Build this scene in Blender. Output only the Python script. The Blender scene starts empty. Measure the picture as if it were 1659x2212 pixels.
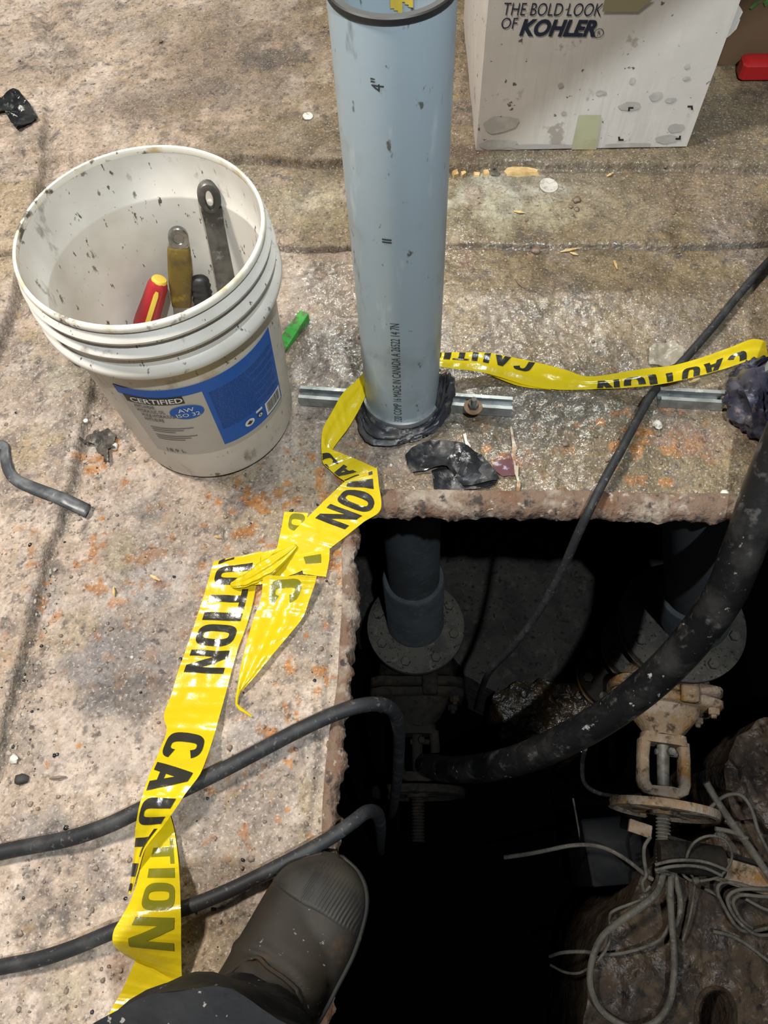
import bpy, bmesh, math, random
import numpy as np
from mathutils import Vector, Matrix, noise as mnoise

C = bpy.context.scene.collection
scene = bpy.context.scene
PI = math.pi

# ------------------------------------------------------------------ camera
F = 1600.0; CX, CY = 829.5, 1106.0; H = 0.99
dv = Vector((65.5, 803.0, F)).normalized()          # world "down" in camera axes
fv = Vector((0, 0, 1)); AY = (fv - fv.dot(dv) * dv).normalized(); AX = AY.cross(-dv)
def P(px, py, z=0.0):
    """world point at height z seen at pixel (px, py) of the 1659x2212 photograph"""
    r = Vector(((px - CX) / F, (py - CY) / F, 1.0)); k = (H - z) / r.dot(dv)
    return Vector((r.dot(AX) * k, r.dot(AY) * k, z))
def S(px, py, z=0.0):
    """metres per pixel there"""
    r = Vector(((px - CX) / F, (py - CY) / F, 1.0))
    return (H - z) / r.dot(dv) / F
cam = bpy.data.cameras.new('camera'); cam.sensor_fit = 'VERTICAL'; cam.sensor_height = 36.0
cam.sensor_width = 27.0; cam.lens = F / 2212 * 36.0; cam.clip_start = 0.02
camo = bpy.data.objects.new('camera', cam); C.objects.link(camo)
R3 = Matrix((AX, AY, -dv))            # camera axes -> world (rows = world axes in cam coords)
R3 = R3 @ Matrix(((1, 0, 0), (0, -1, 0), (0, 0, -1)))
camo.matrix_world = Matrix.Translation((0, 0, H)) @ R3.to_4x4()
scene.camera = camo

# ------------------------------------------------------------------ world, lamps, exposure
w = bpy.data.worlds.new('basement_air'); scene.world = w; w.use_nodes = True
w.node_tree.nodes['Background'].inputs[0].default_value = (0.80, 0.84, 0.90, 1)
w.node_tree.nodes['Background'].inputs[1].default_value = 0.085
def area(name, loc, target, sx, sy, power, col):
    l = bpy.data.lights.new(name, 'AREA'); l.shape = 'RECTANGLE'; l.size = sx; l.size_y = sy
    l.energy = power; l.color = col
    o = bpy.data.objects.new(name, l); C.objects.link(o); o.location = loc
    o.rotation_euler = (Vector(target) - Vector(loc)).to_track_quat('-Z', 'Y').to_euler()
    return o
area('overhead_lamp_left', (-1.12, 0.74, 2.6), (-0.1, 0.5, 0), 0.34, 0.24, 90, (1.0, 0.925, 0.83))
area('ceiling_tube_back', (0.45, 2.9, 2.5), (0.2, 0.7, 0), 1.2, 0.07, 46, (0.98, 1.0, 0.90))
area('work_lamp_front', (0.25, -0.37, 2.3), (0.2, 0.9, 0), 0.045, 0.045, 47, (0.90, 0.97, 1.0))
scene.view_settings.view_transform = 'Standard'; scene.view_settings.look = 'None'
scene.view_settings.gamma = 1.0; scene.view_settings.use_curve_mapping = False
scene.view_settings.exposure = 0.0

# ------------------------------------------------------------------ helpers: tagging
def tag(o, label=None, cat=None, group=None, kind=None):
    if label: o['label'] = label
    if cat: o['category'] = cat
    if group: o['group'] = group
    if kind: o['kind'] = kind
    return o
def thing(name, label, cat, loc=(0, 0, 0), group=None):
    o = bpy.data.objects.new(name, None); C.objects.link(o); o.location = loc
    o.empty_display_size = 0.05
    return tag(o, label, cat, group)
def put(name, me, mats, parent=None, smooth=True, angle=40):
    if not isinstance(mats, (list, tuple)): mats = [mats]
    for m in mats: me.materials.append(m)
    if smooth:
        me.polygons.foreach_set('use_smooth', [True] * len(me.polygons))
        if angle: me.set_sharp_from_angle(angle=math.radians(angle))
    me.update()
    o = bpy.data.objects.new(name, me); C.objects.link(o)
    if parent:
        o.parent = parent; p = parent; off = Vector((0, 0, 0))
        while p: off += p.location; p = p.parent
        me.transform(Matrix.Translation(-off))
    return o

class MB:
    """collects faces of ONE mesh; everything is given in world coordinates"""
    def __init__(s): s.v = []; s.f = []; s.mi = []; s.m = 0
    def add(s, vs, fs):
        b = len(s.v); s.v += [tuple(x) for x in vs]; s.f += [tuple(i + b for i in f) for f in fs]; s.mi += [s.m] * len(fs); return s
    def grid(s, rows, closed=False, cap0=False, cap1=False):
        n = len(rows); k = len(rows[0]); vs = [p for r in rows for p in r]; fs = []
        for i in range(n - 1):
            for j in range(k if closed else k - 1):
                a = i * k + j; b = i * k + (j + 1) % k
                fs.append((a, b, b + k, a + k))
        if cap0: fs.append(tuple(range(k))[::-1])
        if cap1: fs.append(tuple((n - 1) * k + j for j in range(k)))
        return s.add(vs, fs)
    def box(s, c, ax, ay, az, bev=0.0):
        """centre, half-axis vectors; bev = chamfer in metres"""
        c = Vector(c); ax = Vector(ax); ay = Vector(ay); az = Vector(az)
        if bev <= 0:
            vs = [c + ax * i + ay * j + az * k for k in (-1, 1) for j in (-1, 1) for i in (-1, 1)]
            return s.add(vs, [(0, 2, 3, 1), (4, 5, 7, 6), (0, 1, 5, 4), (2, 6, 7, 3), (0, 4, 6, 2), (1, 3, 7, 5)])
        lx, ly, lz = ax.length, ay.length, az.length; ux, uy, uz = ax / lx, ay / ly, az / lz
        rows = []
        for zz, ins in ((-lz, bev), (-lz + bev, 0), (lz - bev, 0), (lz, bev)):
            x1, y1 = lx - ins, ly - ins; r = []
            for sx, sy, q in ((1, 1, 0), (-1, 1, 1), (-1, -1, 0), (1, -1, 1)):
                p1 = (sx * (x1 - bev), sy * y1); p2 = (sx * x1, sy * (y1 - bev))
                r += [p2, p1] if q == 0 else [p1, p2]
            rows.append([c + ux * x + uy * y + uz * zz for x, y in r])
        return s.grid(rows, True, True, True)
    def tube(s, pts, r, n=12, caps=True, prof=None):
        pts = [Vector(p) for p in pts]; rows = []; up = None
        for i, p in enumerate(pts):
            t = (pts[min(i + 1, len(pts) - 1)] - pts[max(i - 1, 0)]).normalized()
            if up is None:
                up = t.orthogonal().normalized()
            up = (up - t * up.dot(t)).normalized(); sd = t.cross(up)
            rr = r[i] if isinstance(r, (list, tuple)) else r
            rows.append([p + (up * math.cos(2 * PI * j / n) + sd * math.sin(2 * PI * j / n)) * rr for j in range(n)])
        return s.grid(rows, True, caps, caps)
    def lathe(s, base, axis, prof, n=32, caps=True):
        """prof: (radius, distance along axis)"""
        a = Vector(axis).normalized(); u = a.orthogonal().normalized(); v = a.cross(u); b = Vector(base)
        rows = [[b + a * h + (u * math.cos(2 * PI * j / n) + v * math.sin(2 * PI * j / n)) * r for j in range(n)] for r, h in prof]
        return s.grid(rows, True, caps, caps)
    def hexa(s, base, axis, r, h):
        return s.lathe(base, axis, [(r * .88, -h * .1), (r, 0), (r, h * .85), (r * .9, h)], 6)
    def prism(s, poly, z0, z1):
        n = len(poly); vs = [(p[0], p[1], z0) for p in poly] + [(p[0], p[1], z1) for p in poly]
        return s.add(vs, [tuple(range(n))[::-1], tuple(range(n, 2 * n))] + [(i, (i + 1) % n, (i + 1) % n + n, i + n) for i in range(n)])
    def build(s, name, mats, parent=None, smooth=True, angle=40):
        me = bpy.data.meshes.new(name); me.from_pydata(s.v, [], s.f)
        bm = bmesh.new(); bm.from_mesh(me); bmesh.ops.recalc_face_normals(bm, faces=bm.faces); bm.to_mesh(me); bm.free()
        if any(s.mi): me.polygons.foreach_set('material_index', s.mi)
        return put(name, me, mats, parent, smooth, angle)

def spline(pts, n):
    """Catmull-Rom through tuples of any length; n samples"""
    a = np.array(pts, float); m = len(a); out = []
    for i in range(n):
        t = i / (n - 1) * (m - 1); k = min(int(t), m - 2); u = t - k
        p0, p1, p2, p3 = a[max(k - 1, 0)], a[k], a[k + 1], a[min(k + 2, m - 1)]
        out.append(.5 * ((2 * p1) + (-p0 + p2) * u + (2 * p0 - 5 * p1 + 4 * p2 - p3) * u * u + (-p0 + 3 * p1 - 3 * p2 + p3) * u ** 3))
    return out
def px_path(pts, n=60):
    return [P(*q) for q in spline(pts, n)]
def nz(p, sc, seed=0.0):
    return mnoise.noise(Vector((p[0] * sc + seed * 7.13, p[1] * sc - seed * 3.7, p[2] * sc + seed * 1.9)))

# ------------------------------------------------------------------ helpers: materials
MATS = {}
def mat(name, col, rough=.6, metal=0.0, layers=(), bump=None, spec=.5, coat=0.0, trans=0.0, attr=None, rlayer=None, alpha=1.0):
    """layers: (scale, colour, lo, hi, detail[, stretch xyz]) noise masks laid over the base colour"""
    m = bpy.data.materials.new(name); m.use_nodes = True; nt = m.node_tree; N = nt.nodes; L = nt.links
    b = N['Principled BSDF']; tc = N.new('ShaderNodeTexCoord')
    b.inputs['Roughness'].default_value = rough; b.inputs['Metallic'].default_value = metal
    b.inputs['Specular IOR Level'].default_value = spec; b.inputs['Coat Weight'].default_value = coat
    b.inputs['Coat Roughness'].default_value = .12; b.inputs['Transmission Weight'].default_value = trans
    b.inputs['Alpha'].default_value = alpha
    rgb = N.new('ShaderNodeRGB'); rgb.outputs[0].default_value = (*col, 1); cur = rgb.outputs[0]
    if attr:
        at = N.new('ShaderNodeAttribute'); at.attribute_name = attr; cur = at.outputs['Color']
    def nmask(sc, lo, hi, det, st=(1, 1, 1), off=0):
        mp = N.new('ShaderNodeMapping'); mp.inputs['Scale'].default_value = st; mp.inputs['Location'].default_value = (off, off * .7, -off)
        L.new(tc.outputs['Object'], mp.inputs[0])
        n = N.new('ShaderNodeTexNoise'); n.inputs['Scale'].default_value = sc; n.inputs['Detail'].default_value = det
        n.inputs['Roughness'].default_value = .62; L.new(mp.outputs[0], n.inputs['Vector'])
        r = N.new('ShaderNodeMapRange'); r.inputs[1].default_value = lo; r.inputs[2].default_value = hi; L.new(n.outputs[0], r.inputs[0])
        return r.outputs[0]
    for i, ly in enumerate(layers):
        sc, c2, lo, hi, det = ly[:5]; st = ly[5] if len(ly) > 5 else (1, 1, 1)
        mx = N.new('ShaderNodeMix'); mx.data_type = 'RGBA'
        L.new(nmask(sc, lo, hi, det, st, i * 3.3 + .4), mx.inputs[0]); L.new(cur, mx.inputs[6]); mx.inputs[7].default_value = (*c2, 1); cur = mx.outputs[2]
    L.new(cur, b.inputs['Base Color'])
    if rlayer:
        sc, lo, hi, r0, r1 = rlayer; k = nmask(sc, lo, hi, 3, (1, 1, 1), 9.1); mr = N.new('ShaderNodeMapRange')
        L.new(k, mr.inputs[0]); mr.inputs[3].default_value = r0; mr.inputs[4].default_value = r1; L.new(mr.outputs[0], b.inputs['Roughness'])
    if bump:
        prev = None
        for sc, stg, dist in bump:
            n = N.new('ShaderNodeTexNoise'); n.inputs['Scale'].default_value = sc; n.inputs['Detail'].default_value = 4
            L.new(tc.outputs['Object'], n.inputs['Vector'])
            bp = N.new('ShaderNodeBump'); bp.inputs['Strength'].default_value = stg; bp.inputs['Distance'].default_value = dist
            L.new(n.outputs[0], bp.inputs['Height'])
            if prev: L.new(prev, bp.inputs['Normal'])
            prev = bp.outputs[0]
        L.new(prev, b.inputs['Normal'])
    MATS[name] = m; return m

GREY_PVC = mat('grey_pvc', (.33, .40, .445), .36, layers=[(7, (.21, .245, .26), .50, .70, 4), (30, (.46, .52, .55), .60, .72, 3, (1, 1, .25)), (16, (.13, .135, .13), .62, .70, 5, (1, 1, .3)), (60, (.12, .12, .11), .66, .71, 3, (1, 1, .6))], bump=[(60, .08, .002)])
PIT_PVC = mat('dusty_shade_pvc', (.050, .058, .066), .75, layers=[(9, (.034, .038, .042), .42, .66, 4), (60, (.075, .072, .065), .55, .75, 3)], bump=[(120, .15, .002)], spec=.3)  # grey PVC darkened in colour to carry the pit's shade
PIT_FLANGE = mat('dusty_shade_flange', (.070, .064, .055), .88, layers=[(14, (.040, .039, .036), .45, .62, 4), (110, (.012, .012, .012), .60, .66, 3), (60, (.10, .09, .075), .58, .68, 4)], bump=[(150, .4, .002)], spec=.2)  # dusty, with the pit's shade put into the base colour
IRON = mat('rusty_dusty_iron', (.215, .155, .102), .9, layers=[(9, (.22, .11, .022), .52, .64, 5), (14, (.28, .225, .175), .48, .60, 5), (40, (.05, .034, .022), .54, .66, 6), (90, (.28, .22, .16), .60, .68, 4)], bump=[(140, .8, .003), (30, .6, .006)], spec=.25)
IRON_DARK = mat('black_shade_iron', (.015, .013, .011), .85, layers=[(12, (.028, .020, .013), .5, .66, 4), (60, (.006, .006, .006), .5, .7, 3)], bump=[(110, .5, .003)], spec=.15)  # black iron; also the left valve's iron with its shade painted in
STEEL_DULL = mat('dull_steel_stem', (.17, .16, .14), .55, .25, layers=[(30, (.08, .078, .068), .45, .62, 4), (70, (.26, .25, .23), .6, .7, 4)], spec=.35)
WATER = mat('black_pit_water', (.0012, .0012, .0012), .9, bump=[(9, .6, .02)], spec=0.0)
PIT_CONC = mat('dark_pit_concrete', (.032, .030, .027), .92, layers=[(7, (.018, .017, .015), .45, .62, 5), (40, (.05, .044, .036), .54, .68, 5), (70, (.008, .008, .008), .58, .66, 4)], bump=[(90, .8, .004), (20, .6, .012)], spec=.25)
PIT_WALL = mat('black_pit_wall', (.005, .005, .005), .95, layers=[(10, (.009, .008, .007), .5, .7, 4)], bump=[(60, .5, .004)], spec=.05)  # near-black wall colour, faintly mottled
WET_ROCK = mat('wet_rusty_deposit', (.026, .019, .012), .14, layers=[(16, (.055, .033, .013), .5, .64, 5), (30, (.010, .009, .008), .5, .66, 4)], bump=[(90, 1.0, .006), (30, .8, .014)], rlayer=(40, .4, .6, .06, .3))
RUST_PLATE = mat('rusty_mud_plate', (.048, .032, .021), .8, layers=[(7, (.026, .019, .016), .42, .60, 5), (11, (.075, .053, .033), .52, .66, 5), (60, (.12, .09, .06), .60, .70, 4), (40, (.013, .011, .010), .56, .66, 5)], bump=[(90, .9, .004), (25, .7, .012)], rlayer=(20, .42, .6, .4, .9), spec=.3)
WIRE = mat('dusty_grey_wire', (.092, .086, .072), .8, layers=[(25, (.05, .047, .04), .48, .64, 4), (90, (.135, .125, .105), .58, .70, 3)], bump=[(150, .2, .001)], spec=.3)
CABLE = mat('black_rubber_cable', (.021, .0215, .0235), .55, layers=[(26, (.045, .045, .045), .50, .68, 4), (120, (.10, .095, .09), .60, .70, 4)], bump=[(200, .2, .001)], spec=.25)
HOSE = mat('scuffed_black_hose', (.008, .008, .0085), .34, layers=[(14, (.028, .027, .026), .48, .66, 4), (30, (.085, .08, .077), .58, .70, 6), (60, (.34, .33, .32), .66, .72, 4)], bump=[(60, .25, .003)])
WHITE_PL = mat('dirty_white_plastic', (.72, .69, .635), .42, layers=[(5, (.57, .53, .465), .40, .62, 4), (26, (.36, .32, .28), .61, .69, 6, (1, 1, .5)), (120, (.10, .092, .08), .645, .675, 5, (1, 1, .35)), (44, (.20, .18, .155), .655, .69, 6, (1, 1, .6)), (9, (.46, .33, .20), .64, .74, 5)], bump=[(40, .06, .003)])
RIM_PL = mat('grimy_bucket_rim', (.80, .76, .66), .42, layers=[(14, (.55, .42, .24), .54, .66, 5), (22, (.10, .085, .07), .58, .64, 6), (60, (.16, .13, .10), .62, .68, 4)])
LABEL_W = mat('label_greige', (.50, .47, .43), .45, layers=[(40, (.30, .27, .24), .66, .74, 4), (6, (.44, .41, .37), .4, .6, 3)])
LABEL_B = mat('label_blue', (.010, .105, .46), .45, layers=[(12, (.025, .125, .44), .5, .7, 4), (60, (.25, .28, .35), .70, .78, 4)], spec=.3)
INK = mat('print_black', (.022, .021, .022), .5)
INK_GREY = mat('print_dark_grey', (.10, .092, .085), .5)
INK_NAVY = mat('print_navy', (.012, .02, .05), .5)
WHITE_INK = mat('print_white', (.75, .74, .72), .5)
PIPE_INK = mat('print_pipe', (.035, .04, .045), .5)
CARTON = mat('white_carton', (.70, .67, .635), .78, layers=[(4, (.60, .575, .54), .42, .62, 4), (90, (.64, .61, .57), .45, .6, 2, (1, 1, .1)), (14, (.40, .37, .33), .635, .68, 5), (50, (.14, .12, .10), .665, .69, 4)], bump=[(70, .12, .002)])
CARTON_WET_SHADE = mat('damp_shade_carton', (.45, .435, .41), .75, layers=[(30, (.56, .54, .51), .45, .62, 3)])
MASKING = mat('pale_green_tape', (.50, .51, .34), .5, layers=[(20, (.44, .44, .28), .45, .62, 3)], bump=[(90, .15, .001)])
KRAFT = mat('brown_cardboard', (.20, .125, .07), .8, layers=[(8, (.16, .10, .055), .45, .65, 4)])
BLACK_PL = mat('black_plastic', (.012, .0125, .0145), .28, layers=[(14, (.034, .033, .033), .54, .70, 6), (60, (.13, .125, .12), .65, .71, 4)], bump=[(34, .6, .006), (90, .3, .002)], rlayer=(25, .4, .62, .15, .5))
DUCT = mat('dirty_grey_tape', (.05, .055, .062), .38, layers=[(18, (.16, .165, .17), .5, .68, 4), (60, (.30, .29, .28), .66, .74, 4)], bump=[(60, .25, .002)])
RAG = mat('dark_wrap_plastic', (.028, .029, .036), .40, layers=[(14, (.075, .072, .07), .5, .66, 5), (50, (.14, .125, .11), .60, .70, 4)], bump=[(40, .5, .005)])
RAG_B = mat('navy_wrap_plastic', (.026, .027, .05), .45, layers=[(14, (.065, .062, .075), .5, .68, 5), (40, (.16, .13, .12), .60, .70, 5)], bump=[(36, .5, .005)])
GALV = mat('galvanised_strut', (.40, .42, .42), .42, .6, layers=[(24, (.24, .255, .25), .45, .62, 4), (60, (.62, .63, .60), .64, .74, 3)])
GALV_IN = mat('strut_channel_shadow', (.10, .105, .10), .6, .3)
RUSTY = mat('rusty_bolt', (.25, .15, .09), .7, .3, layers=[(60, (.38, .33, .26), .52, .68, 3)])
GREEN_PL = mat('green_plastic', (.05, .34, .05), .4, layers=[(90, (.10, .13, .06), .50, .64, 5)])
RED_PL = mat('red_plastic', (.34, .016, .022), .38, layers=[(20, (.16, .02, .025), .55, .7, 3)])
RED_BRT = mat('bright_red_plastic', (.55, .02, .02), .4)
YEL_PL = mat('yellow_plastic', (.60, .43, .06), .4, layers=[(40, (.32, .22, .04), .62, .74, 4)])
YEL_GRIP = mat('worn_mustard_grip', (.13, .085, .015), .5, layers=[(22, (.05, .038, .016), .46, .62, 5), (24, (.36, .23, .025), .58, .70, 4)], bump=[(60, .3, .002)])
CHROME = mat('worn_chrome', (.42, .41, .39), .25, .9, layers=[(30, (.22, .21, .2), .5, .66, 4)])
STEEL = mat('dark_steel_wrench', (.15, .142, .13), .45, .6, layers=[(20, (.06, .058, .054), .46, .62, 5), (50, (.34, .33, .31), .60, .72, 4)], bump=[(80, .2, .001)])
BLK_GRIP = mat('black_grip', (.02, .02, .02), .42)
BOOT = mat('dusty_black_rubber', (.0165, .0138, .0112), .62, layers=[(9, (.024, .0195, .0145), .45, .62, 5), (16, (.055, .026, .012), .58, .70, 6), (140, (.20, .175, .15), .68, .71, 3)], bump=[(90, .25, .001)], spec=.25)
BOOT_D = mat('toe_cap_rubber', (.0155, .014, .012), .58, layers=[(12, (.032, .027, .021), .45, .62, 5), (14, (.08, .062, .022), .66, .72, 4)], spec=.28)
TROUSER = mat('black_oilskin', (.007, .0074, .0088), .55, layers=[(12, (.014, .014, .015), .5, .68, 4), (110, (.17, .155, .14), .68, .71, 3)], bump=[(22, .4, .010)], spec=.07)
RUST_EDGE = mat('rust_crust', (.150, .098, .068), .85, layers=[(22, (.28, .23, .185), .50, .62, 5), (13, (.13, .056, .026), .52, .66, 5), (70, (.36, .31, .26), .60, .70, 4), (40, (.035, .028, .024), .56, .64, 5)], bump=[(120, 1.0, .004), (40, .7, .008)])
WOOD = mat('pale_wood_chip', (.55, .36, .15), .8, layers=[(60, (.70, .52, .26), .45, .62, 3)])
PALE = mat('pale_chip', (.58, .56, .50), .7, layers=[(120, (.36, .33, .28), .52, .68, 3)])
STONE = mat('brown_pebble', (.16, .115, .085), .6, layers=[(120, (.28, .22, .17), .5, .66, 3)])
CLEAR = mat('clear_plastic_scrap', (.42, .38, .30), .25, alpha=.45, bump=[(60, .4, .004)])
COIN = mat('worn_coin', (.50, .48, .44), .4, .5, layers=[(160, (.28, .26, .22), .5, .6, 3)])

def tape_mat(name, col, tr, rough=.22):
    m = bpy.data.materials.new(name); m.use_nodes = True; nt = m.node_tree; N = nt.nodes; L = nt.links
    b = N['Principled BSDF']; b.inputs['Base Color'].default_value = (*col, 1); b.inputs['Roughness'].default_value = rough
    b.inputs['Specular IOR Level'].default_value = .6
    t = N.new('ShaderNodeBsdfTranslucent'); t.inputs[0].default_value = (*col, 1)
    tc = N.new('ShaderNodeTexCoord'); n = N.new('ShaderNodeTexNoise'); n.inputs['Scale'].default_value = 48; n.inputs['Detail'].default_value = 4
    bp = N.new('ShaderNodeBump'); bp.inputs['Strength'].default_value = .32; bp.inputs['Distance'].default_value = .004
    L.new(tc.outputs['Object'], n.inputs['Vector']); L.new(n.outputs[0], bp.inputs['Height']); L.new(bp.outputs[0], b.inputs['Normal'])
    mx = N.new('ShaderNodeMixShader'); mx.inputs[0].default_value = tr
    L.new(b.outputs[0], mx.inputs[1]); L.new(t.outputs[0], mx.inputs[2]); L.new(mx.outputs[0], N['Material Output'].inputs[0])
    return m
TAPE = tape_mat('yellow_tape_film', (.74, .57, .010), .25)
TAPE_INK = tape_mat('tape_black_print', (.028, .026, .020), .05, .2)
TAPE_OLIVE = tape_mat('tape_print_seen_through', (.20, .19, .012), .2)

# ------------------------------------------------------------------ helpers: lettering
def text_mesh(s, size=1.0, offset=0.0, shear=0.0, xs=1.0, align='LEFT', res=3, cell=None, spacing=1.0):
    """2-D triangles of a line of lettering, cut into cells so that it can be bent"""
    cu = bpy.data.curves.new('lettering', 'FONT'); cu.body = s; cu.size = size; cu.offset = offset * size; cu.shear = shear
    cu.align_x = align; cu.resolution_u = res; cu.space_character = spacing; cu.fill_mode = 'FRONT'
    o = bpy.data.objects.new('lettering', cu); C.objects.link(o)
    dg = bpy.context.evaluated_depsgraph_get(); me = bpy.data.meshes.new_from_object(o.evaluated_get(dg))
    bpy.data.objects.remove(o); bpy.data.curves.remove(cu)
    bm = bmesh.new(); bm.from_mesh(me); bpy.data.meshes.remove(me)
    for v in bm.verts: v.co.x *= xs
    if cell and bm.verts:
        for ax in (0, 1):
            lo = min(v.co[ax] for v in bm.verts); hi = max(v.co[ax] for v in bm.verts); t = lo + cell
            while t < hi:
                co = [0, 0, 0]; no = [0, 0, 0]; co[ax] = t; no[ax] = 1
                bmesh.ops.bisect_plane(bm, geom=bm.verts[:] + bm.edges[:] + bm.faces[:], plane_co=co, plane_no=no); t += cell
    bm.verts.index_update()
    vs = [(v.co.x, v.co.y) for v in bm.verts]; fs = [tuple(v.index for v in f.verts) for f in bm.faces]; bm.free()
    return vs, fs
def qd(p, nu, nv):
    """a bilinear quad p00 p10 p11 p01 as a fine grid"""
    a, b, c, d = [np.array(x, float) for x in p]; vs = []; fs = []
    for i in range(nu + 1):
        for j in range(nv + 1):
            u, v = i / nu, j / nv; vs.append(tuple((a * (1 - u) + b * u) * (1 - v) + (d * (1 - u) + c * u) * v))
    for i in range(nu):
        for j in range(nv): k = i * (nv + 1) + j; fs.append((k, k + nv + 1, k + nv + 2, k + 1))
    return vs, fs
def ring(w, t, th, a0, a1, n=28, top=1.0, bot=0.0):
    """heavy rounded stroke: superellipse ring from angle a0 to a1"""
    vs = []; fs = []; cy = (top + bot) / 2; hh = (top - bot) / 2
    for i in range(n + 1):
        a = a0 + (a1 - a0) * i / n; c, s_ = math.cos(a), math.sin(a); e = .62
        sg = lambda x: math.copysign(abs(x) ** e, x)
        for k in range(4):
            q = k / 3; vs.append((w / 2 + sg(c) * (w / 2 - t * q), cy + sg(s_) * (hh - th * q)))
    for i in range(n):
        for k in range(3): b = i * 4 + k; fs.append((b, b + 4, b + 5, b + 1))
    return vs, fs
GW = {'C': .62, 'A': .68, 'U': .62, 'T': .60, 'I': .24, 'O': .64, 'N': .66}
def glyph(ch):
    w = GW[ch]; t = .21; h = .17
    if ch == 'I': return [qd([(0, 0), (w, 0), (w, 1), (0, 1)], 3, 12)]
    if ch == 'T': return [qd([(0, 1 - h), (w, 1 - h), (w, 1), (0, 1)], 8, 3), qd([(w / 2 - t / 2, 0), (w / 2 + t / 2, 0), (w / 2 + t / 2, 1 - h), (w / 2 - t / 2, 1 - h)], 3, 10)]
    if ch == 'N': return [qd([(0, 0), (t * .85, 0), (t * .85, 1), (0, 1)], 3, 12), qd([(w - t * .85, 0), (w, 0), (w, 1), (w - t * .85, 1)], 3, 12), qd([(w - t * 1.0, 0), (w, 0), (t * 1.0, 1), (0, 1)], 3, 12)]
    if ch == 'A': return [qd([(0, 0), (t, 0), (w / 2 + t * .45, 1), (w / 2 - t * .45, 1)], 3, 12), qd([(w - t, 0), (w, 0), (w / 2 + t * .45, 1), (w / 2 - t * .45, 1)], 3, 12), qd([(w * .25, .18), (w * .75, .18), (w * .68, .34), (w * .32, .34)], 5, 3)]
    if ch == 'O': return [ring(w, t, h, 0, 2 * PI, 36)]
    if ch == 'C': return [ring(w, t, h, .42, 2 * PI - .42, 32)]
    if ch == 'U': return [ring(w, t, h, PI, 2 * PI, 20, .9, 0), qd([(0, .44), (t, .44), (t, 1), (0, 1)], 3, 7), qd([(w - t, .44), (w, .44), (w, 1), (w - t, 1)], 3, 7)]

# ------------------------------------------------------------------ noise fields for the floor
rng = np.random.default_rng(7)
def vnoise(x, y, sc, seed):
    r = np.random.default_rng(seed); n = 256; tb = r.random((n, n)); x = x * sc + 1000; y = y * sc + 1000
    xi = np.floor(x).astype(int); yi = np.floor(y).astype(int); u = x - xi; v = y - yi
    u = u * u * (3 - 2 * u); v = v * v * (3 - 2 * v)
    a = tb[xi % n, yi % n]; b = tb[(xi + 1) % n, yi % n]; c = tb[xi % n, (yi + 1) % n]; d = tb[(xi + 1) % n, (yi + 1) % n]
    return (a * (1 - u) + b * u) * (1 - v) + (c * (1 - u) + d * u) * v
def fbm(x, y, sc, seed, o=4, g=.55):
    s = 0; a = 1; t = 0
    for i in range(o): s = s + a * vnoise(x, y, sc * 2.03 ** i, seed + i * 11); t += a; a *= g
    return s / t
def sstep(a, b, x):
    t = np.clip((x - a) / (b - a), 0, 1); return t * t * (3 - 2 * t)
def line_y(pts):  # polyline running left-right: Y as a function of X
    q = sorted([P(*p)[:2] for p in pts]); return [a[0] for a in q], [a[1] for a in q]
def line_x(pts):  # polyline running away from the viewer: X as a function of Y
    q = sorted([P(*p)[:2] for p in pts], key=lambda a: a[1]); return [a[1] for a in q], [a[0] for a in q]

HOLE_L = [(764, 1110), (762, 1200), (764, 1290), (758, 1400), (754, 1480), (742, 1560), (732, 1640), (724, 1750), (722, 1840), (712, 2000), (702, 2212), (690, 2400)]
HOLE_T = [(764, 1104), (900, 1102), (1060, 1106), (1270, 1106), (1420, 1112), (1659, 1112), (1800, 1112)]
hly, hlx = line_x(HOLE_L); htx, hty = line_y(HOLE_T)
X0, X1, Y0, Y1, DX = -1.08, 1.16, -0.56, 2.12, .0032
HOLE_R, HOLE_B = 1.0, -0.46
gx = np.arange(X0, X1, DX); gy = np.arange(Y0, Y1, DX); GX, GY = np.meshgrid(gx, gy, indexing='ij')
crack_far = line_y([(100, 350), (560, 350), (640, 356), (760, 362), (960, 376), (1100, 362), (1300, 364), (1500, 366), (1659, 372)])
crack_mid = line_y([(380, 538), (590, 533), (680, 538), (760, 534), (960, 527), (1150, 531), (1300, 529), (1450, 534), (1659, 525)])
crack_a = line_x([(-40, 900), (0, 775), (22, 700), (48, 612), (75, 480), (102, 350), (108, 190), (100, 0)])
crack_b = line_x([(-30, 1720), (0, 1630), (22, 1520), (70, 1340), (100, 1210), (133, 1130), (165, 1010), (185, 900), (203, 830), (230, 700), (260, 560)])
seam = line_x([(655, 1950), (674, 1740), (690, 1640), (700, 1530), (716, 1330), (733, 1165)])
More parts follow.
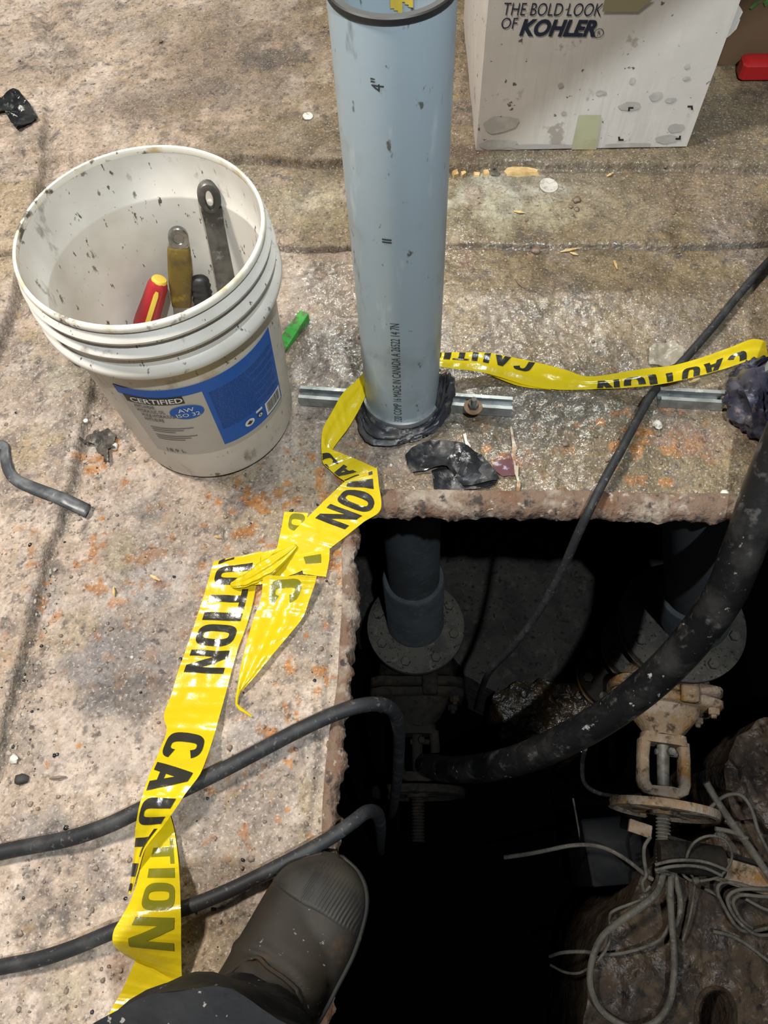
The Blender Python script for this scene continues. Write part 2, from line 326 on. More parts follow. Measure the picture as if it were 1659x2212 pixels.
def floor_height(X, Y):
    wob = (fbm(X, Y, 14, 5, 3) - .5) * .03; wb2 = (fbm(X, Y, 60, 15, 2) - .5) * .008
    z = (fbm(X, Y, 5, 1, 3) - .5) * .010 + (fbm(X, Y, 30, 2, 4) - .5) * .0075 + (fbm(X, Y, 110, 3, 2) - .5) * .0030
    smooth_r = sstep(.25, .45, X) * .45
    z = z * (1 - smooth_r)
    dfar = Y - np.interp(X, *crack_far) + wob * .35 + wb2
    z += .012 * sstep(-.004, .008, dfar) - .005 * np.exp(-((dfar + .003) / .006) ** 2)
    dmid = Y - np.interp(X, *crack_mid) + wb2 * .6
    z += .004 * sstep(-.004, .004, dmid) - .012 * np.exp(-(dmid / .0038) ** 2)
    da = X - np.interp(Y, *crack_a) + wb2; near = 1 - sstep(1.25, 1.6, Y)
    z += (.020 * near + .003) * (1 - sstep(-.006, .003, da)) - .006 * np.exp(-((da - .006) / .012) ** 2)
    db = X - np.interp(Y, *crack_b) + wb2; act = 1 - sstep(.80, .95, Y)
    z += act * (.012 * (1 - sstep(-.003, .002, db)) - .010 * np.exp(-((db - .002) / .006) ** 2))
    ds = X - np.interp(Y, *seam); z += -.003 * np.exp(-(ds / .0035) ** 2) * (Y < .44)
    return z - .004, dfar, dmid, da, db, act, ds
FZ, dfar, dmid, da, db, act, ds = floor_height(GX, GY)
def fz(x, y):
    i = int(round((x - X0) / DX)); j = int(round((y - Y0) / DX))
    return float(FZ[min(max(i, 0), len(gx) - 1), min(max(j, 0), len(gy) - 1)])
def PF(px, py, dz=0.0):
    p = P(px, py, 0)
    for _ in range(2): p = P(px, py, fz(p.x, p.y) + dz)
    return p

# colour of the concrete itself: grey-pink slab left, browner middle, wet brown right, stains where they lie, pipe shadow painted in
def lerp3(a, b, t): return a + (b - a) * t[..., None]
base = lerp3(np.array([.375, .291, .228]), np.array([.215, .160, .102]), sstep(-.35, .05, GX + (fbm(GX, GY, 3, 31, 3) - .5) * .5))
base = lerp3(base, np.array([.150, .112, .064]), sstep(.02, .25, GX + (fbm(GX, GY, 4, 33, 3) - .5) * .25) * sstep(.40, .50, GY) * (1 - sstep(1.0, 1.25, GY)))
base = lerp3(base, np.array([.165, .123, .075]), sstep(-.25, .25, GX + (fbm(GX, GY, 3, 35, 3) - .5) * .3) * sstep(1.02, 1.15, GY))
base = lerp3(base, np.array([.20, .165, .10]), sstep(-.25, .0, GX) * sstep(1.02, 1.06, GY) * (1 - sstep(1.16, 1.30, GY + .0 * GX)) * .8)
base = lerp3(base, np.array([.22, .18, .15]), sstep(.50, .66, fbm(GX, GY, 6, 41, 5)) * .65)
base = lerp3(base, np.array([.47, .395, .34]), sstep(.53, .66, fbm(GX, GY, 17, 42, 4)) * .50 * (1 - sstep(0, .3, GX) * .7))
base = lerp3(base, np.array([.26, .195, .105]), sstep(.56, .68, fbm(GX, GY, 9, 43, 4)) * .55)
base = lerp3(base, np.array([.12, .10, .088]), sstep(.57, .74, fbm(GX, GY, 22, 44, 6, .7)) * .75)
base = lerp3(base, np.array([.09, .08, .075]), sstep(.66, .72, fbm(GX, GY, 55, 45, 4, .7)) * .7)
def blot(px, py, r, col, k, seed, el=1.0, sc=20):
    global base
    c = P(px, py); rr = r * S(px, py)
    d = np.sqrt(((GX - c.x) / el) ** 2 + (GY - c.y) ** 2) / rr + (fbm(GX, GY, sc, seed, 4) - .5) * 1.7
    base = lerp3(base, np.array(col), (1 - sstep(.55, 1.05, d)) * k)
DK = (.10, .09, .085)
for i, (px, py, r, col, k, el) in enumerate([
    (520, 130, 130, (.17, .13, .10), .55, 1.6), (570, 135, 55, DK, .6, 1.5), (470, 200, 30, DK, .5, 1.6), (380, 60, 90, (.24, .19, .15), .5, 2),
    (340, 240, 90, (.26, .20, .16), .5, 2.0), (650, 330, 130, (.16, .13, .08), .55, 2.2), (620, 450, 90, (.30, .26, .16), .4, 1.6),
    (250, 1440, 120, (.17, .155, .15), .70, 1.0), (290, 1500, 60, DK, .6, 1), (180, 1430, 60, (.22, .20, .20), .6, 1), (350, 1330, 80, (.22, .19, .17), .5, 1),
    (260, 1190, 55, (.30, .25, .17), .7, .6), (320, 1100, 32, (.14, .13, .12), .6, 1.2), (330, 1240, 70, (.36, .33, .31), .5, 1), (340, 1290, 35, (.16, .14, .13), .6, .8),
    (670, 1330, 90, (.20, .18, .17), .55, .8), (560, 1600, 60, (.30, .27, .26), .4, 1.2), (110, 1790, 55, (.14, .13, .125), .55, 1.5), (230, 1900, 60, (.13, .115, .11), .55, .7),
    (420, 1830, 70, (.24, .20, .17), .5, .8), (80, 1990, 40, DK, .5, 1), (540, 1760, 50, (.20, .16, .14), .45, 1.3), (250, 2080, 45, (.26, .15, .10), .5, .7), (40, 1600, 60, (.25, .2, .16), .5, 1), (150, 2130, 60, (.40, .33, .22), .4, 1),
    (430, 1650, 90, (.28, .25, .235), .5, 1.0), (90, 1290, 50, (.25, .23, .225), .5, .8), (60, 1460, 45, DK, .6, .7), (110, 1230, 30, DK, .6, .7), (160, 700, 60, (.42, .37, .26), .5, 1), (140, 830, 50, (.30, .27, .21), .6, 1.3),
    (1090, 420, 75, (.50, .50, .42), .75, 1.6), (1150, 450, 80, (.40, .36, .24), .6, 1.6), (1200, 390, 60, (.33, .32, .27), .5, 2), (1020, 420, 60, (.20, .12, .08), .5, .5), (1000, 560, 45, (.20, .12, .09), .6, .5), (1400, 400, 120, (.25, .20, .13), .5, 2),  # narrow reddish blots beside the tall pipe paint its shadow
    (1350, 340, 150, (.13, .10, .06), .6, 3.0), (1100, 340, 60, (.13, .12, .08), .6, 2.0), (1000, 345, 40, (.10, .06, .05), .7, 1.5), (1600, 300, 120, (.12, .095, .065), .6, 1), (1560, 420, 100, (.20, .14, .09), .5, 1.6),
    (1500, 960, 70, (.24, .15, .11), .7, 1.2), (1130, 880, 110, (.11, .095, .075), .6, 2.0), (1200, 860, 80, (.11, .095, .075), .5, 2.0), (1600, 640, 90, (.17, .125, .075), .5, 1), (1100, 1000, 26, (.17, .07, .055), .8, 1.8),
    (690, 900, 50, (.20, .16, .13), .6, 1.3), (690, 640, 120, (.24, .20, .165), .6, .8), (700, 780, 90, (.23, .185, .16), .6, .8), (840, 1000, 40, (.12, .10, .085), .6, 1.5), (660, 1010, 60, (.30, .235, .16), .6, 1.5), (600, 1000, 70, (.30, .26, .22), .5, 1.8)]):
    blot(px, py, r, col, k, 60 + i, el)
RU = (.37, .155, .04)
for i, (px, py, r, k, el) in enumerate([(560, 1080, 28, .9, 1), (470, 1080, 14, .9, 1), (450, 1070, 10, .9, .6), (520, 1150, 16, .9, 1.3), (540, 1140, 18, .8, .6), (600, 1060, 14, .8, 1), (690, 1030, 30, .8, .6), (700, 1070, 16, .7, 1),
    (640, 1080, 14, .8, 1), (500, 1105, 12, .8, 1.5), (210, 985, 22, .75, 1.2), (195, 1010, 14, .8, 1.4), (240, 960, 20, .6, 1), (270, 1040, 10, .7, 1), (200, 1165, 12, .8, .8), (220, 1120, 8, .9, 1), (440, 1180, 9, .7, 1), (620, 1040, 10, .7, 1),
    (1300, 910, 10, .9, 1), (1395, 930, 14, .9, 1.2), (1330, 960, 13, .85, 1.4), (1320, 1000, 7, .8, 1), (1440, 1040, 12, .8, 1.6), (1630, 1010, 16, .8, 1), (1050, 965, 12, .8, 1), (1020, 975, 8, .8, .7), (1500, 955, 28, .4, 1.2), (640, 1540, 9, .8, 1), (630, 1620, 9, .8, 1), (620, 1750, 9, .8, 1), (170, 1610, 7, .9, 1), (705, 1350, 10, .8, 1), (735, 1250, 14, .7, 1), (685, 1490, 9, .7, 1), (370, 1160, 9, .7, 1), (100, 1650, 8, .7, 1)]):
    blot(px, py, r, RU, k, 140 + i, el, 60)
grm = lambda d, w_: np.exp(-(d / w_) ** 2)
dirt = np.array([.085, .072, .06])
base = lerp3(base, dirt, np.clip(grm(dmid, .0042) * .97 * (.45 + .9 * fbm(GX, GY, 9, 91, 2)), 0, 1))
base = lerp3(base, np.array([.13, .105, .075]), np.clip(grm(dfar + .003, .008) * .8, 0, 1) * sstep(-.55, -.3, GX))
base = lerp3(base, np.array([.19, .155, .125]), grm(da - .004, .009) * .8 * (1 - sstep(1.3, 1.6, GY)))
base = lerp3(base, np.array([.17, .145, .12]), grm(db - .001, .0050) * .8 * act)
base = lerp3(base, np.array([.16, .13, .11]), grm(ds, .004) * .7 * (GY < .44))
base = lerp3(base, np.array([.40, .33, .27]), (ds > .002) * (GY < .46) * .45)
wet = sstep(-.02, .14, GX + (fbm(GX, GY, 5, 51, 3) - .5) * .22) * (1 - sstep(1.02, 1.12, GY)) * sstep(.42, .48, GY) * (.55 + .6 * fbm(GX, GY, 12, 52, 3))
wet = np.maximum(wet, sstep(-.16, -.10, GX) * (1 - sstep(.02, .06, GX)) * sstep(.62, .72, GY) * (1 - sstep(.98, 1.05, GY)))
wet = np.maximum(wet, .35 * sstep(.05, .2, GX) * sstep(1.0, 1.1, GY) * (1 - sstep(1.25, 1.4, GY)))
base = base * (1 - .10 * wet[..., None])
fl = sstep(.645, .69, fbm(GX, GY, 48, 81, 4, .6)) * .85 * np.clip(sum(np.exp(-(((GX - P(a, b).x) ** 2 + (GY - P(a, b).y) ** 2) / r ** 2)) for a, b, r in ((560, 1110, .13), (690, 1030, .06), (230, 985, .07), (690, 1300, .12), (600, 1650, .15), (1380, 950, .12), (1050, 970, .05), (150, 1250, .12))), 0, 1)
base = lerp3(base, np.array([.33, .13, .028]), fl)
base = np.clip(base * (1 + (rng.random(GX.shape)[..., None] - .5) * .20) * (.50 + 1.0 * fbm(GX, GY, 60, 71, 4, .8))[..., None] * (.72 + .56 * fbm(GX, GY, 8, 73, 5, .65))[..., None], .01, .9)

FLOOR = bpy.data.materials.new('worn_concrete'); FLOOR.use_nodes = True
def floor_material(m):
    nt = m.node_tree; N = nt.nodes; L = nt.links; b = N['Principled BSDF']; tc = N.new('ShaderNodeTexCoord')
    at = N.new('ShaderNodeAttribute'); at.attribute_name = 'tint'; cur = at.outputs['Color']
    aw = N.new('ShaderNodeAttribute'); aw.attribute_name = 'wet'
    def noise(sc, det=3, ro=.6):
        n = N.new('ShaderNodeTexNoise'); n.inputs['Scale'].default_value = sc; n.inputs['Detail'].default_value = det; n.inputs['Roughness'].default_value = ro
        L.new(tc.outputs['Object'], n.inputs['Vector']); return n.outputs[0]
    def rng_(s, a, b2, c=0, d=1):
        r = N.new('ShaderNodeMapRange'); r.inputs[1].default_value = a; r.inputs[2].default_value = b2; r.inputs[3].default_value = c; r.inputs[4].default_value = d
        L.new(s, r.inputs[0]); return r.outputs[0]
    def mul(f, col, k):
        nonlocal cur
        mx = N.new('ShaderNodeMix'); mx.data_type = 'RGBA'; mx.blend_type = k; L.new(f, mx.inputs[0]); L.new(cur, mx.inputs[6]); mx.inputs[7].default_value = (*col, 1); cur = mx.outputs[2]
    mul(rng_(noise(150, 5, .7), .50, .66, 0, .75), (.42, .38, .34), 'MULTIPLY')
    mul(rng_(noise(260, 3), .56, .70, 0, .55), (.62, .56, .50), 'MIX')
    mul(rng_(noise(75, 4), .63, .70, 0, .85), (.075, .065, .06), 'MIX')
    mul(rng_(noise(38, 5), .60, .72, 0, .5), (.34, .22, .11), 'MIX')
    L.new(cur, b.inputs['Base Color'])
    rw = N.new('ShaderNodeMapRange'); L.new(aw.outputs['Fac'], rw.inputs[0]); rw.inputs[3].default_value = .82; rw.inputs[4].default_value = .24; L.new(rw.outputs[0], b.inputs['Roughness'])
    L.new(rng_(aw.outputs['Fac'], 0, .9, 0, 1.0), b.inputs['Coat Weight']); b.inputs['Coat Roughness'].default_value = .06
    b.inputs['Specular IOR Level'].default_value = .35
    prev = None
    for sc, st, ds_ in ((320, .55, .0016), (120, .75, .004), (45, .5, .006)):
        bp = N.new('ShaderNodeBump'); bp.inputs['Strength'].default_value = st; bp.inputs['Distance'].default_value = ds_; L.new(noise(sc, 4), bp.inputs['Height'])
        if prev: L.new(prev, bp.inputs['Normal'])
        prev = bp.outputs[0]
    L.new(prev, b.inputs['Normal'])
    for sc, st, ds_ in ((300, .6, .0011), (95, .55, .0028)):
        bp = N.new('ShaderNodeBump'); bp.inputs['Strength'].default_value = st; bp.inputs['Distance'].default_value = ds_; L.new(noise(sc, 2), bp.inputs['Height'])
        if sc != 300: L.new(pc, bp.inputs['Normal'])
        pc = bp.outputs[0]
    L.new(pc, b.inputs['Coat Normal'])
floor_material(FLOOR)

def build_floor():
    nx, ny = GX.shape; idx = np.arange(nx * ny).reshape(nx, ny)
    cxs = GX[:-1, :-1] + DX / 2; cys = GY[:-1, :-1] + DX / 2
    jag = (fbm(cxs, cys, 40, 70, 3) - .5) * .006
    inside = (cxs > np.interp(cys, hly, hlx) - .006 + jag) & (cys < np.interp(cxs, htx, hty) + .006 + jag) & (cxs < HOLE_R) & (cys > HOLE_B)
    q = np.stack([idx[:-1, :-1], idx[1:, :-1], idx[1:, 1:], idx[:-1, 1:]], -1)[~inside]
    used = np.unique(q); remap = -np.ones(nx * ny, int); remap[used] = np.arange(len(used)); q = remap[q]
    co = np.stack([GX, GY, FZ], -1).reshape(-1, 3)[used]; me = bpy.data.meshes.new('floor')
    me.vertices.add(len(co)); me.vertices.foreach_set('co', co.ravel()); me.loops.add(q.size); me.loops.foreach_set('vertex_index', q.ravel().astype(np.int32))
    me.polygons.add(len(q)); me.polygons.foreach_set('loop_start', np.arange(0, q.size, 4, dtype=np.int32)); me.update(calc_edges=True)
    a = me.attributes.new('tint', 'FLOAT_COLOR', 'POINT'); col = np.concatenate([base.reshape(-1, 3)[used], np.ones((len(used), 1))], 1); a.data.foreach_set('color', col.ravel().astype(np.float32))
    a = me.attributes.new('wet', 'FLOAT', 'POINT'); a.data.foreach_set('value', wet.ravel()[used].astype(np.float32))
    o = put('floor', me, FLOOR, None, True, None); o['kind'] = 'structure'; return o
build_floor()

# ------------------------------------------------------------------ pit: lining, edge frame, water
def struct(o): o['kind'] = 'structure'; return o
PX0, PX1, PY0, PY1, PZ = -.75, 1.12, -.54, 1.5, -1.75
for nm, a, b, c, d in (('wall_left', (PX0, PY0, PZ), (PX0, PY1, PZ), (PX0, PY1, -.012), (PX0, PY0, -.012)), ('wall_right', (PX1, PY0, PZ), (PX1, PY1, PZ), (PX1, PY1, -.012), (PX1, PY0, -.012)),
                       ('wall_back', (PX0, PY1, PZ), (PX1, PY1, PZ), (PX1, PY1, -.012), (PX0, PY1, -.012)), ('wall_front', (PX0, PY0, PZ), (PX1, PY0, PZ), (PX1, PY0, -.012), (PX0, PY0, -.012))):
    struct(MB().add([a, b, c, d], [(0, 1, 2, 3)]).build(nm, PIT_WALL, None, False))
def crust(name, pts, prof, amp, seed, m=RUST_EDGE):
    """lumpy corroded edge: profile (across, z) swept along a path on the floor; +across points into the pit"""
    path = [Vector(p) for p in pts]; rows = []
    for i, p in enumerate(path):
        t = (path[min(i + 1, len(path) - 1)] - path[max(i - 1, 0)]); t.z = 0; t.normalize(); nrm = Vector((t.y, -t.x, 0)); row = []
        for k, (a, z) in enumerate(prof):
            q = p + nrm * a + Vector((0, 0, z)); e = 0 if k == 0 else (.45 if k in (1, 2) else (1 if k < 8 else .3))
            g = nz(q, 32, seed) * .55 + nz(q, 75, seed + 3) * .40 + nz(q, 160, seed + 5) * .25
            row.append(q + nrm * g * amp * e + Vector((0, 0, (nz(q, 55, seed + 9) * .5 + nz(q, 130, seed + 2) * .35) * amp * .55 * e)))
        rows.append(row)
    mb = MB(); mb.grid(rows); return struct(mb.build(name, m, None, True, 60))
lp = [P(x, y, 0) for x, y in HOLE_L]; lp = [Vector(q) for q in spline([tuple(v) for v in lp[::-1]], 300)]
tp = [P(x, y, 0) for x, y in HOLE_T]; tp = [Vector(q) for q in spline([tuple(v) for v in tp], 300)]
pr_l = [(-.016, .001), (-.011, .006), (-.005, .006), (.000, .003), (.004, -.004), (.005, -.014), (.000, -.024), (-.010, -.030), (-.040, -.034), (-.09, -.05)]
crust('trim_1', lp, pr_l, .013, 1.0)
pr_t = [(-.036, .000), (-.032, .006), (-.020, .005), (-.008, .001), (.000, -.006), (.004, -.015), (.002, -.022), (-.008, -.028), (-.040, -.033), (-.09, -.05)]
crust('trim_2', tp, pr_t, .010, 4.0)
struct(MB().add([(PX0, PY0, -1.40), (PX1, PY0, -1.40), (PX1, PY1, -1.40), (PX0, PY1, -1.40)], [(0, 1, 2, 3)]).build('pit_water', WATER, None, False))
def rough_block(name, outline_px, z0, z1, m, seed, amp=.012, cell=.02):
    """a solid lump: top follows the outline, edges and top roughened"""
    poly = [P(x, y, z1) for x, y in outline_px]; bm = bmesh.new()
    f = bm.faces.new([bm.verts.new(p) for p in poly]); bmesh.ops.triangulate(bm, faces=[f])
    for _ in range(7):
        es = [e for e in bm.edges if e.calc_length() > cell]
        if not es: break
        bmesh.ops.subdivide_edges(bm, edges=es, cuts=1); bmesh.ops.triangulate(bm, faces=bm.faces[:])
    top = bm.faces[:]; r = bmesh.ops.extrude_face_region(bm, geom=top); low = [g for g in r['geom'] if isinstance(g, bmesh.types.BMVert)]; ls = set(low)
    for v in low: v.co.z = z0
    for v in bm.verts:
        if v not in ls:
            q = v.co.copy(); v.co += Vector((nz(q, 22, seed), nz(q, 22, seed + 4), nz(q, 14, seed + 8) + .5 * nz(q, 50, seed))) * amp
    bmesh.ops.recalc_face_normals(bm, faces=bm.faces); me = bpy.data.meshes.new(name); bm.to_mesh(me); bm.free()
    return put(name, me, m, None, True, 50)
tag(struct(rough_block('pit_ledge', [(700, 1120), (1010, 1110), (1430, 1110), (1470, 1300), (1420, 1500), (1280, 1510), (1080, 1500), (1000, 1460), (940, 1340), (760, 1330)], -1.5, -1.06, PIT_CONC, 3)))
tag(rough_block('wet_deposit', [(1075, 1490), (1180, 1470), (1290, 1480), (1300, 1560), (1260, 1620), (1160, 1620), (1080, 1590)], -1.45, -1.03, WET_ROCK, 5, .022, .016), 'wet glistening rusty lump of deposit in the pit left of the big rusty valve', 'deposit')

# ------------------------------------------------------------------ riser pipes through the floor
def cyl_map(c, R, vs, fs, ang0, z0, rot=0, eps=.0005, Rf=None):
    """wrap flat lettering (x to the right, y up) round a vertical cylinder; ang0 = angle of x=0 from -Y, counter-clockwise seen from above"""
    out = []
    for x, y in vs:
        if rot == 90: x, y = -y, x                     # reads upwards
        z = z0 + y; r = (Rf(z) if Rf else R) + eps; a = ang0 + x / r
        out.append((c[0] + r * math.sin(a), c[1] - r * math.cos(a), z))
    return out, fs
RC = Vector((.0435, .691, 0)); RR = .0572
riser = thing('riser_pipe', 'tall grey plastic riser pipe with a black ring near its top, right of the bucket', 'pipe', RC)
zt = .628
mb = MB(); mb.lathe(RC, (0, 0, 1), [(RR, -.20), (RR, 0), (RR, .2), (RR, .4), (RR, zt - .003), (RR - .0005, zt)], 72, False)
mb.lathe(RC, (0, 0, 1), [(RR - .0062, zt), (RR - .0062, zt - .25)], 72, False); mb.build('pipe_wall', GREY_PVC, riser)
mb = MB(); mb.lathe(RC, (0, 0, 1), [(RR - .0066, zt - .002), (RR - .0062, zt + .0006), (RR - .0004, zt + .0008), (RR + .0009, zt - .0004), (RR + .0009, zt - .0050), (RR, zt - .0052)], 72, False); mb.build('black_ring', INK, riser)
mb = MB()
for k in range(7):
    a = math.radians(176 - k * 4); r = RR - .0068
    mb.box((RC.x + r * math.sin(a), RC.y - r * math.cos(a), zt - .03 - .004 * (k % 3)), (.0022 * math.cos(a), .0022 * math.sin(a), 0), (.0002 * math.sin(a), -.0002 * math.cos(a), 0), (0, 0, .022 - .002 * k))
mb.build('glue_smear', YEL_PL, riser)
def pipe_print(body, size, ang, z, name, xs=.8, off=0.0, rot=90):
    vs, fs = text_mesh(body, size, off, 0, xs, 'LEFT', 2, .004); v, f = cyl_map(RC, RR, vs, fs, ang, z, rot)
    mb = MB(); mb.add(v, f); return mb.build(name, PIPE_INK, riser, False)
vdir = math.atan2(-RC.x, RC.y)
pipe_print('320 COMP 16 MADE IN CANADA A 26522 14 7N', .0175, vdir - .02, .033, 'line_print', .605)
pipe_print('4"', .017, vdir - .16, .565, 'size_print', .85, 0.0)
pipe_print('II', .0150, vdir - .13, .388, 'size_print', 1.0, .02, 90)
# steel band and crumpled wrap at its foot
def ring_wrap(name, c, R, rt, zc, m, seed, label, a0=0, a1=2 * PI, bulge=None, n=200, k=44, parent=None):
    rows = []
    for i in range(n + 1):
        a = a0 + (a1 - a0) * i / n; row = []
        full = abs(a1 - a0 - 2 * PI) < 1e-6
        end = 1 if full else min(1, min(i, n - i) / 10 + .08)
        b, bz = bulge(a) if bulge else (1, 1)
        for j in range(k):
            t = 2 * PI * j / k; q = (math.cos(a) * 2 + seed, math.sin(a) * 2, 0)
            ph = math.cos(t) * 2.0 + .9 * mnoise.noise(Vector((math.cos(a) * 2, math.sin(a) * 2, seed))); fold = abs(mnoise.noise(Vector((math.cos(a) * 1.1 + seed, math.sin(a) * 1.1 + ph * 1.9, math.sin(t) * 1.9 + ph))))
            f2 = mnoise.noise(Vector((math.cos(a) * 4.5 + seed, math.sin(a) * 4.5, math.cos(t) * 2.2 + math.sin(t) * 1.4)))
            r = rt * b * end * max(.5, 1.12 - fold * 1.1 + f2 * .16)
            zz = max(.001, zc * bz + math.sin(t) * r * bz)
            row.append((c[0] + (R + rt * b * .55 + math.cos(t) * r) * math.sin(a), c[1] - (R + rt * b * .55 + math.cos(t) * r) * math.cos(a), zz))
        rows.append(row)
    mb = MB(); mb.grid(rows, True, True, True); o = mb.build(name, m, parent, True, 70)
    if label: tag(o, label, 'wrap')
    return o
mb = MB(); mb.lathe(RC, (0, 0, 1), [(RR + .0002, .020), (RR + .0045, .020), (RR + .0052, .024), (RR + .0045, .031), (RR + .0002, .031)], 72, False)
clamp = mb.build('pipe_band', GALV, None); tag(clamp, 'thin silvery steel band round the foot of the tall grey riser pipe', 'clamp')
def bul(a):
    a = (a + PI) % (2 * PI) - PI
    l = math.exp(-((a + .62) / .42) ** 2); r = math.exp(-((a - 1.45) / .42) ** 2)
    return .80 + l * .75 + r * .30, .70 + r * 2.0
ring_wrap('crumpled_wrap', RC, RR + .001, .0150, .013, RAG, 2.0, 'crumpled black plastic wrapped round the foot of the tall grey riser pipe', bulge=bul)

R2 = P(1690, 872, 0); R2.x += .004
riser2 = thing('riser_pipe', 'second grey riser pipe cut by the right edge of the picture', 'pipe', R2)
mb = MB(); mb.lathe(R2, (0, 0, 1), [(RR, -.20), (RR, 0), (RR, .3), (RR, .63)], 64, False); mb.lathe(R2, (0, 0, 1), [(RR - .006, .63), (RR - .006, .3)], 64, False)
mb.build('pipe_wall', GREY_PVC, riser2)
mb = MB(); mb.lathe(R2, (0, 0, 1), [(RR - .0066, .628), (RR - .006, .631), (RR, .631), (RR + .0006, .627)], 64, False); mb.build('black_ring', BLACK_PL, riser2)
def bul2(a):
    a = (a + PI) % (2 * PI) - PI
    l = math.exp(-((a + .30) / .50) ** 2); r = math.exp(-((a + 1.45) / .5) ** 2)
    return 1.05 + l * .55 + r * .55, .9 + l * .1 + r * 1.1
ring_wrap('crumpled_wrap', R2, RR + .001, .019, .020, RAG_B, 6.0, 'navy plastic bundled round the foot of the riser pipe at the right edge', bulge=bul2)

# ------------------------------------------------------------------ strut channels
def strut(a_px, b_px, label, bolt=None, mirror=False):
    a, b = P(*a_px), P(*b_px); ax = (b - a).normalized(); ay = Vector((-ax.y, ax.x, 0)); z = Vector((0, 0, 1)); L = (b - a).length; W, Hh, t = .024, .021, .002
    z0 = max(fz(a.x, a.y), fz(b.x, b.y)) + .001
    t0 = thing('strut_channel', label, 'strut', (a + b) / 2 + z * z0)
    prof = [(0, 0), (W, 0), (W, Hh), (W - .006, Hh), (W - .006, Hh - .006), (W - .006 + t * .7, Hh - .006), (W - .006 + t * .7, Hh - t), (W - t, Hh - t), (W - t, t), (t, t), (t, Hh - t), (.006 - t * .7, Hh - t), (.006 - t * .7, Hh - .006), (.006, Hh - .006), (.006, Hh), (0, Hh)]
    rows = [[p + ay * y + z * (zz + z0) for y, zz in prof] for p in (a, b)]
    mb = MB(); mb.grid(rows, True, True, True); mb.build('channel', GALV, t0, True, 20)
    if bolt:
        c = P(*bolt, z0 + Hh); c.z = z0 + Hh
        mb = MB(); mb.lathe(c, z, [(.0145, 0), (.0150, .001), (.0145, .0025), (.006, .0027)], 28); mb.build('washer', RUSTY, t0)
        mb = MB(); mb.hexa(c + z * .0026, z, .0085, .007); mb.build('nut', STEEL_DULL, t0, True, 25)
        mb = MB()
        pr = []
        for i in range(13): pr += [(.0046, i * .0011 + .009), (.0040, i * .0011 + .0095)]
        mb.lathe(c, z, pr, 18); mb.build('bolt_shank', STEEL_DULL, t0)
    return t0
strut((648, 876), (782, 886), 'short galvanised strut channel left of the tall grey riser pipe')
st = strut((962, 888), (1104, 898), 'galvanised strut channel right of the tall grey pipe, with an upright bolt', (1022, 880))
strut((1422, 877), (1560, 885), 'galvanised strut channel poking out left of the navy plastic bundle')
c = P(752, 860, .006); mb = MB(); mb.hexa((c.x, c.y, .004), (0, 0, 1), .007, .005); mb.lathe((c.x, c.y, .008), (0, 0, 1), [(.0035, 0), (.0035, .004)], 12)
o = mb.build('strut_nut', STEEL_DULL); tag(o, 'small nut sitting inside the left strut channel', 'nut')

# ------------------------------------------------------------------ bucket and tools
BC = Vector((-.2585, .704, .006))
bucket = thing('bucket', 'dirty white plastic bucket with a blue and grey oil label, holding tools', 'bucket', BC)
OUT = [(.118, 0), (.1245, .002), (.126, .008), (.1405, .284), (.1545, .287), (.1555, .291), (.1545, .297), (.1475, .303), (.1455, .319), (.1530, .3215), (.1540, .3255), (.1525, .3285), (.1465, .3335), (.1445, .3425), (.1510, .3445), (.1520, .3485), (.1500, .352), (.1450, .358), (.1438, .3625)]
def outer_r(z):
    z -= BC.z
    for (r0, z0), (r1, z1) in zip(OUT, OUT[1:]):
        if z0 <= z <= z1: return r0 + (r1 - r0) * (z - z0) / (z1 - z0)
    return .126
INN = [(.1432, .3625), (.1425, .345), (.1390, .302), (.1375, .300), (.1372, .296), (.1370, .28), (.1235, .010), (.118, .006), (.001, .006)]
mb = MB(); mb.lathe(BC, (0, 0, 1), OUT, 96, False); mb.lathe(BC, (0, 0, 1), INN, 96, False); mb.lathe(BC, (0, 0, 1), [(.118, 0), (.001, 0)], 96, False)
mb.build('bucket_body', WHITE_PL, bucket)
mb = MB(); mb.lathe(BC, (0, 0, 1), [(.1430, .3615), (.1425, .366), (.1432, .3695), (.1452, .3705), (.1472, .3690), (.1482, .365), (.1478, .3615), (.1440, .3612)], 96, False); mb.build('bucket_rim', RIM_PL, bucket)
a = math.radians(-52); e = Vector((math.sin(a), -math.cos(a), 0)); sd = Vector((e.y, -e.x, 0))
mb = MB(); mb.lathe(BC + e * .139 + Vector((0, 0, .268)), e, [(.001, .0), (.020, .0), (.021, .006), (.017, .009), (.008, .0095), (.001, .0095)], 24, False); mb.build('handle_lug', BLACK_PL, bucket)
# label: angle range (counter-clockwise from -Y seen from above)
def px_ang(px, py, z):
    p = P(px, py, z); return math.atan2(p.x - BC.x, -(p.y - BC.y))
def cyl_hit(px, py):
    """angle and height where the pixel's ray first meets the bucket wall"""
    prev = None; best = (9, 0, 0)
    for i in range(601):
        z = .284 * (1 - i / 600); p = P(px, py, z); d = math.hypot(p.x - BC.x, p.y - BC.y) - outer_r(z); a_ = math.atan2(p.x - BC.x, -(p.y - BC.y))
        if prev is not None and prev > 0 >= d: return a_, z
        if abs(d) < best[0]: best = (abs(d), a_, z)
        prev = d
    return best[1:]
LA0, LZ1 = cyl_hit(243, 828); LAm, _ = cyl_hit(440, 850); LA1, _ = cyl_hit(580, 716); LZ0 = cyl_hit(487, 958)[1]
LZ0b = LZ0 + .004; print('LABEL', LA0, LA1, LZ0, LZ1)
LAm = cyl_hit(462, 905)[0]
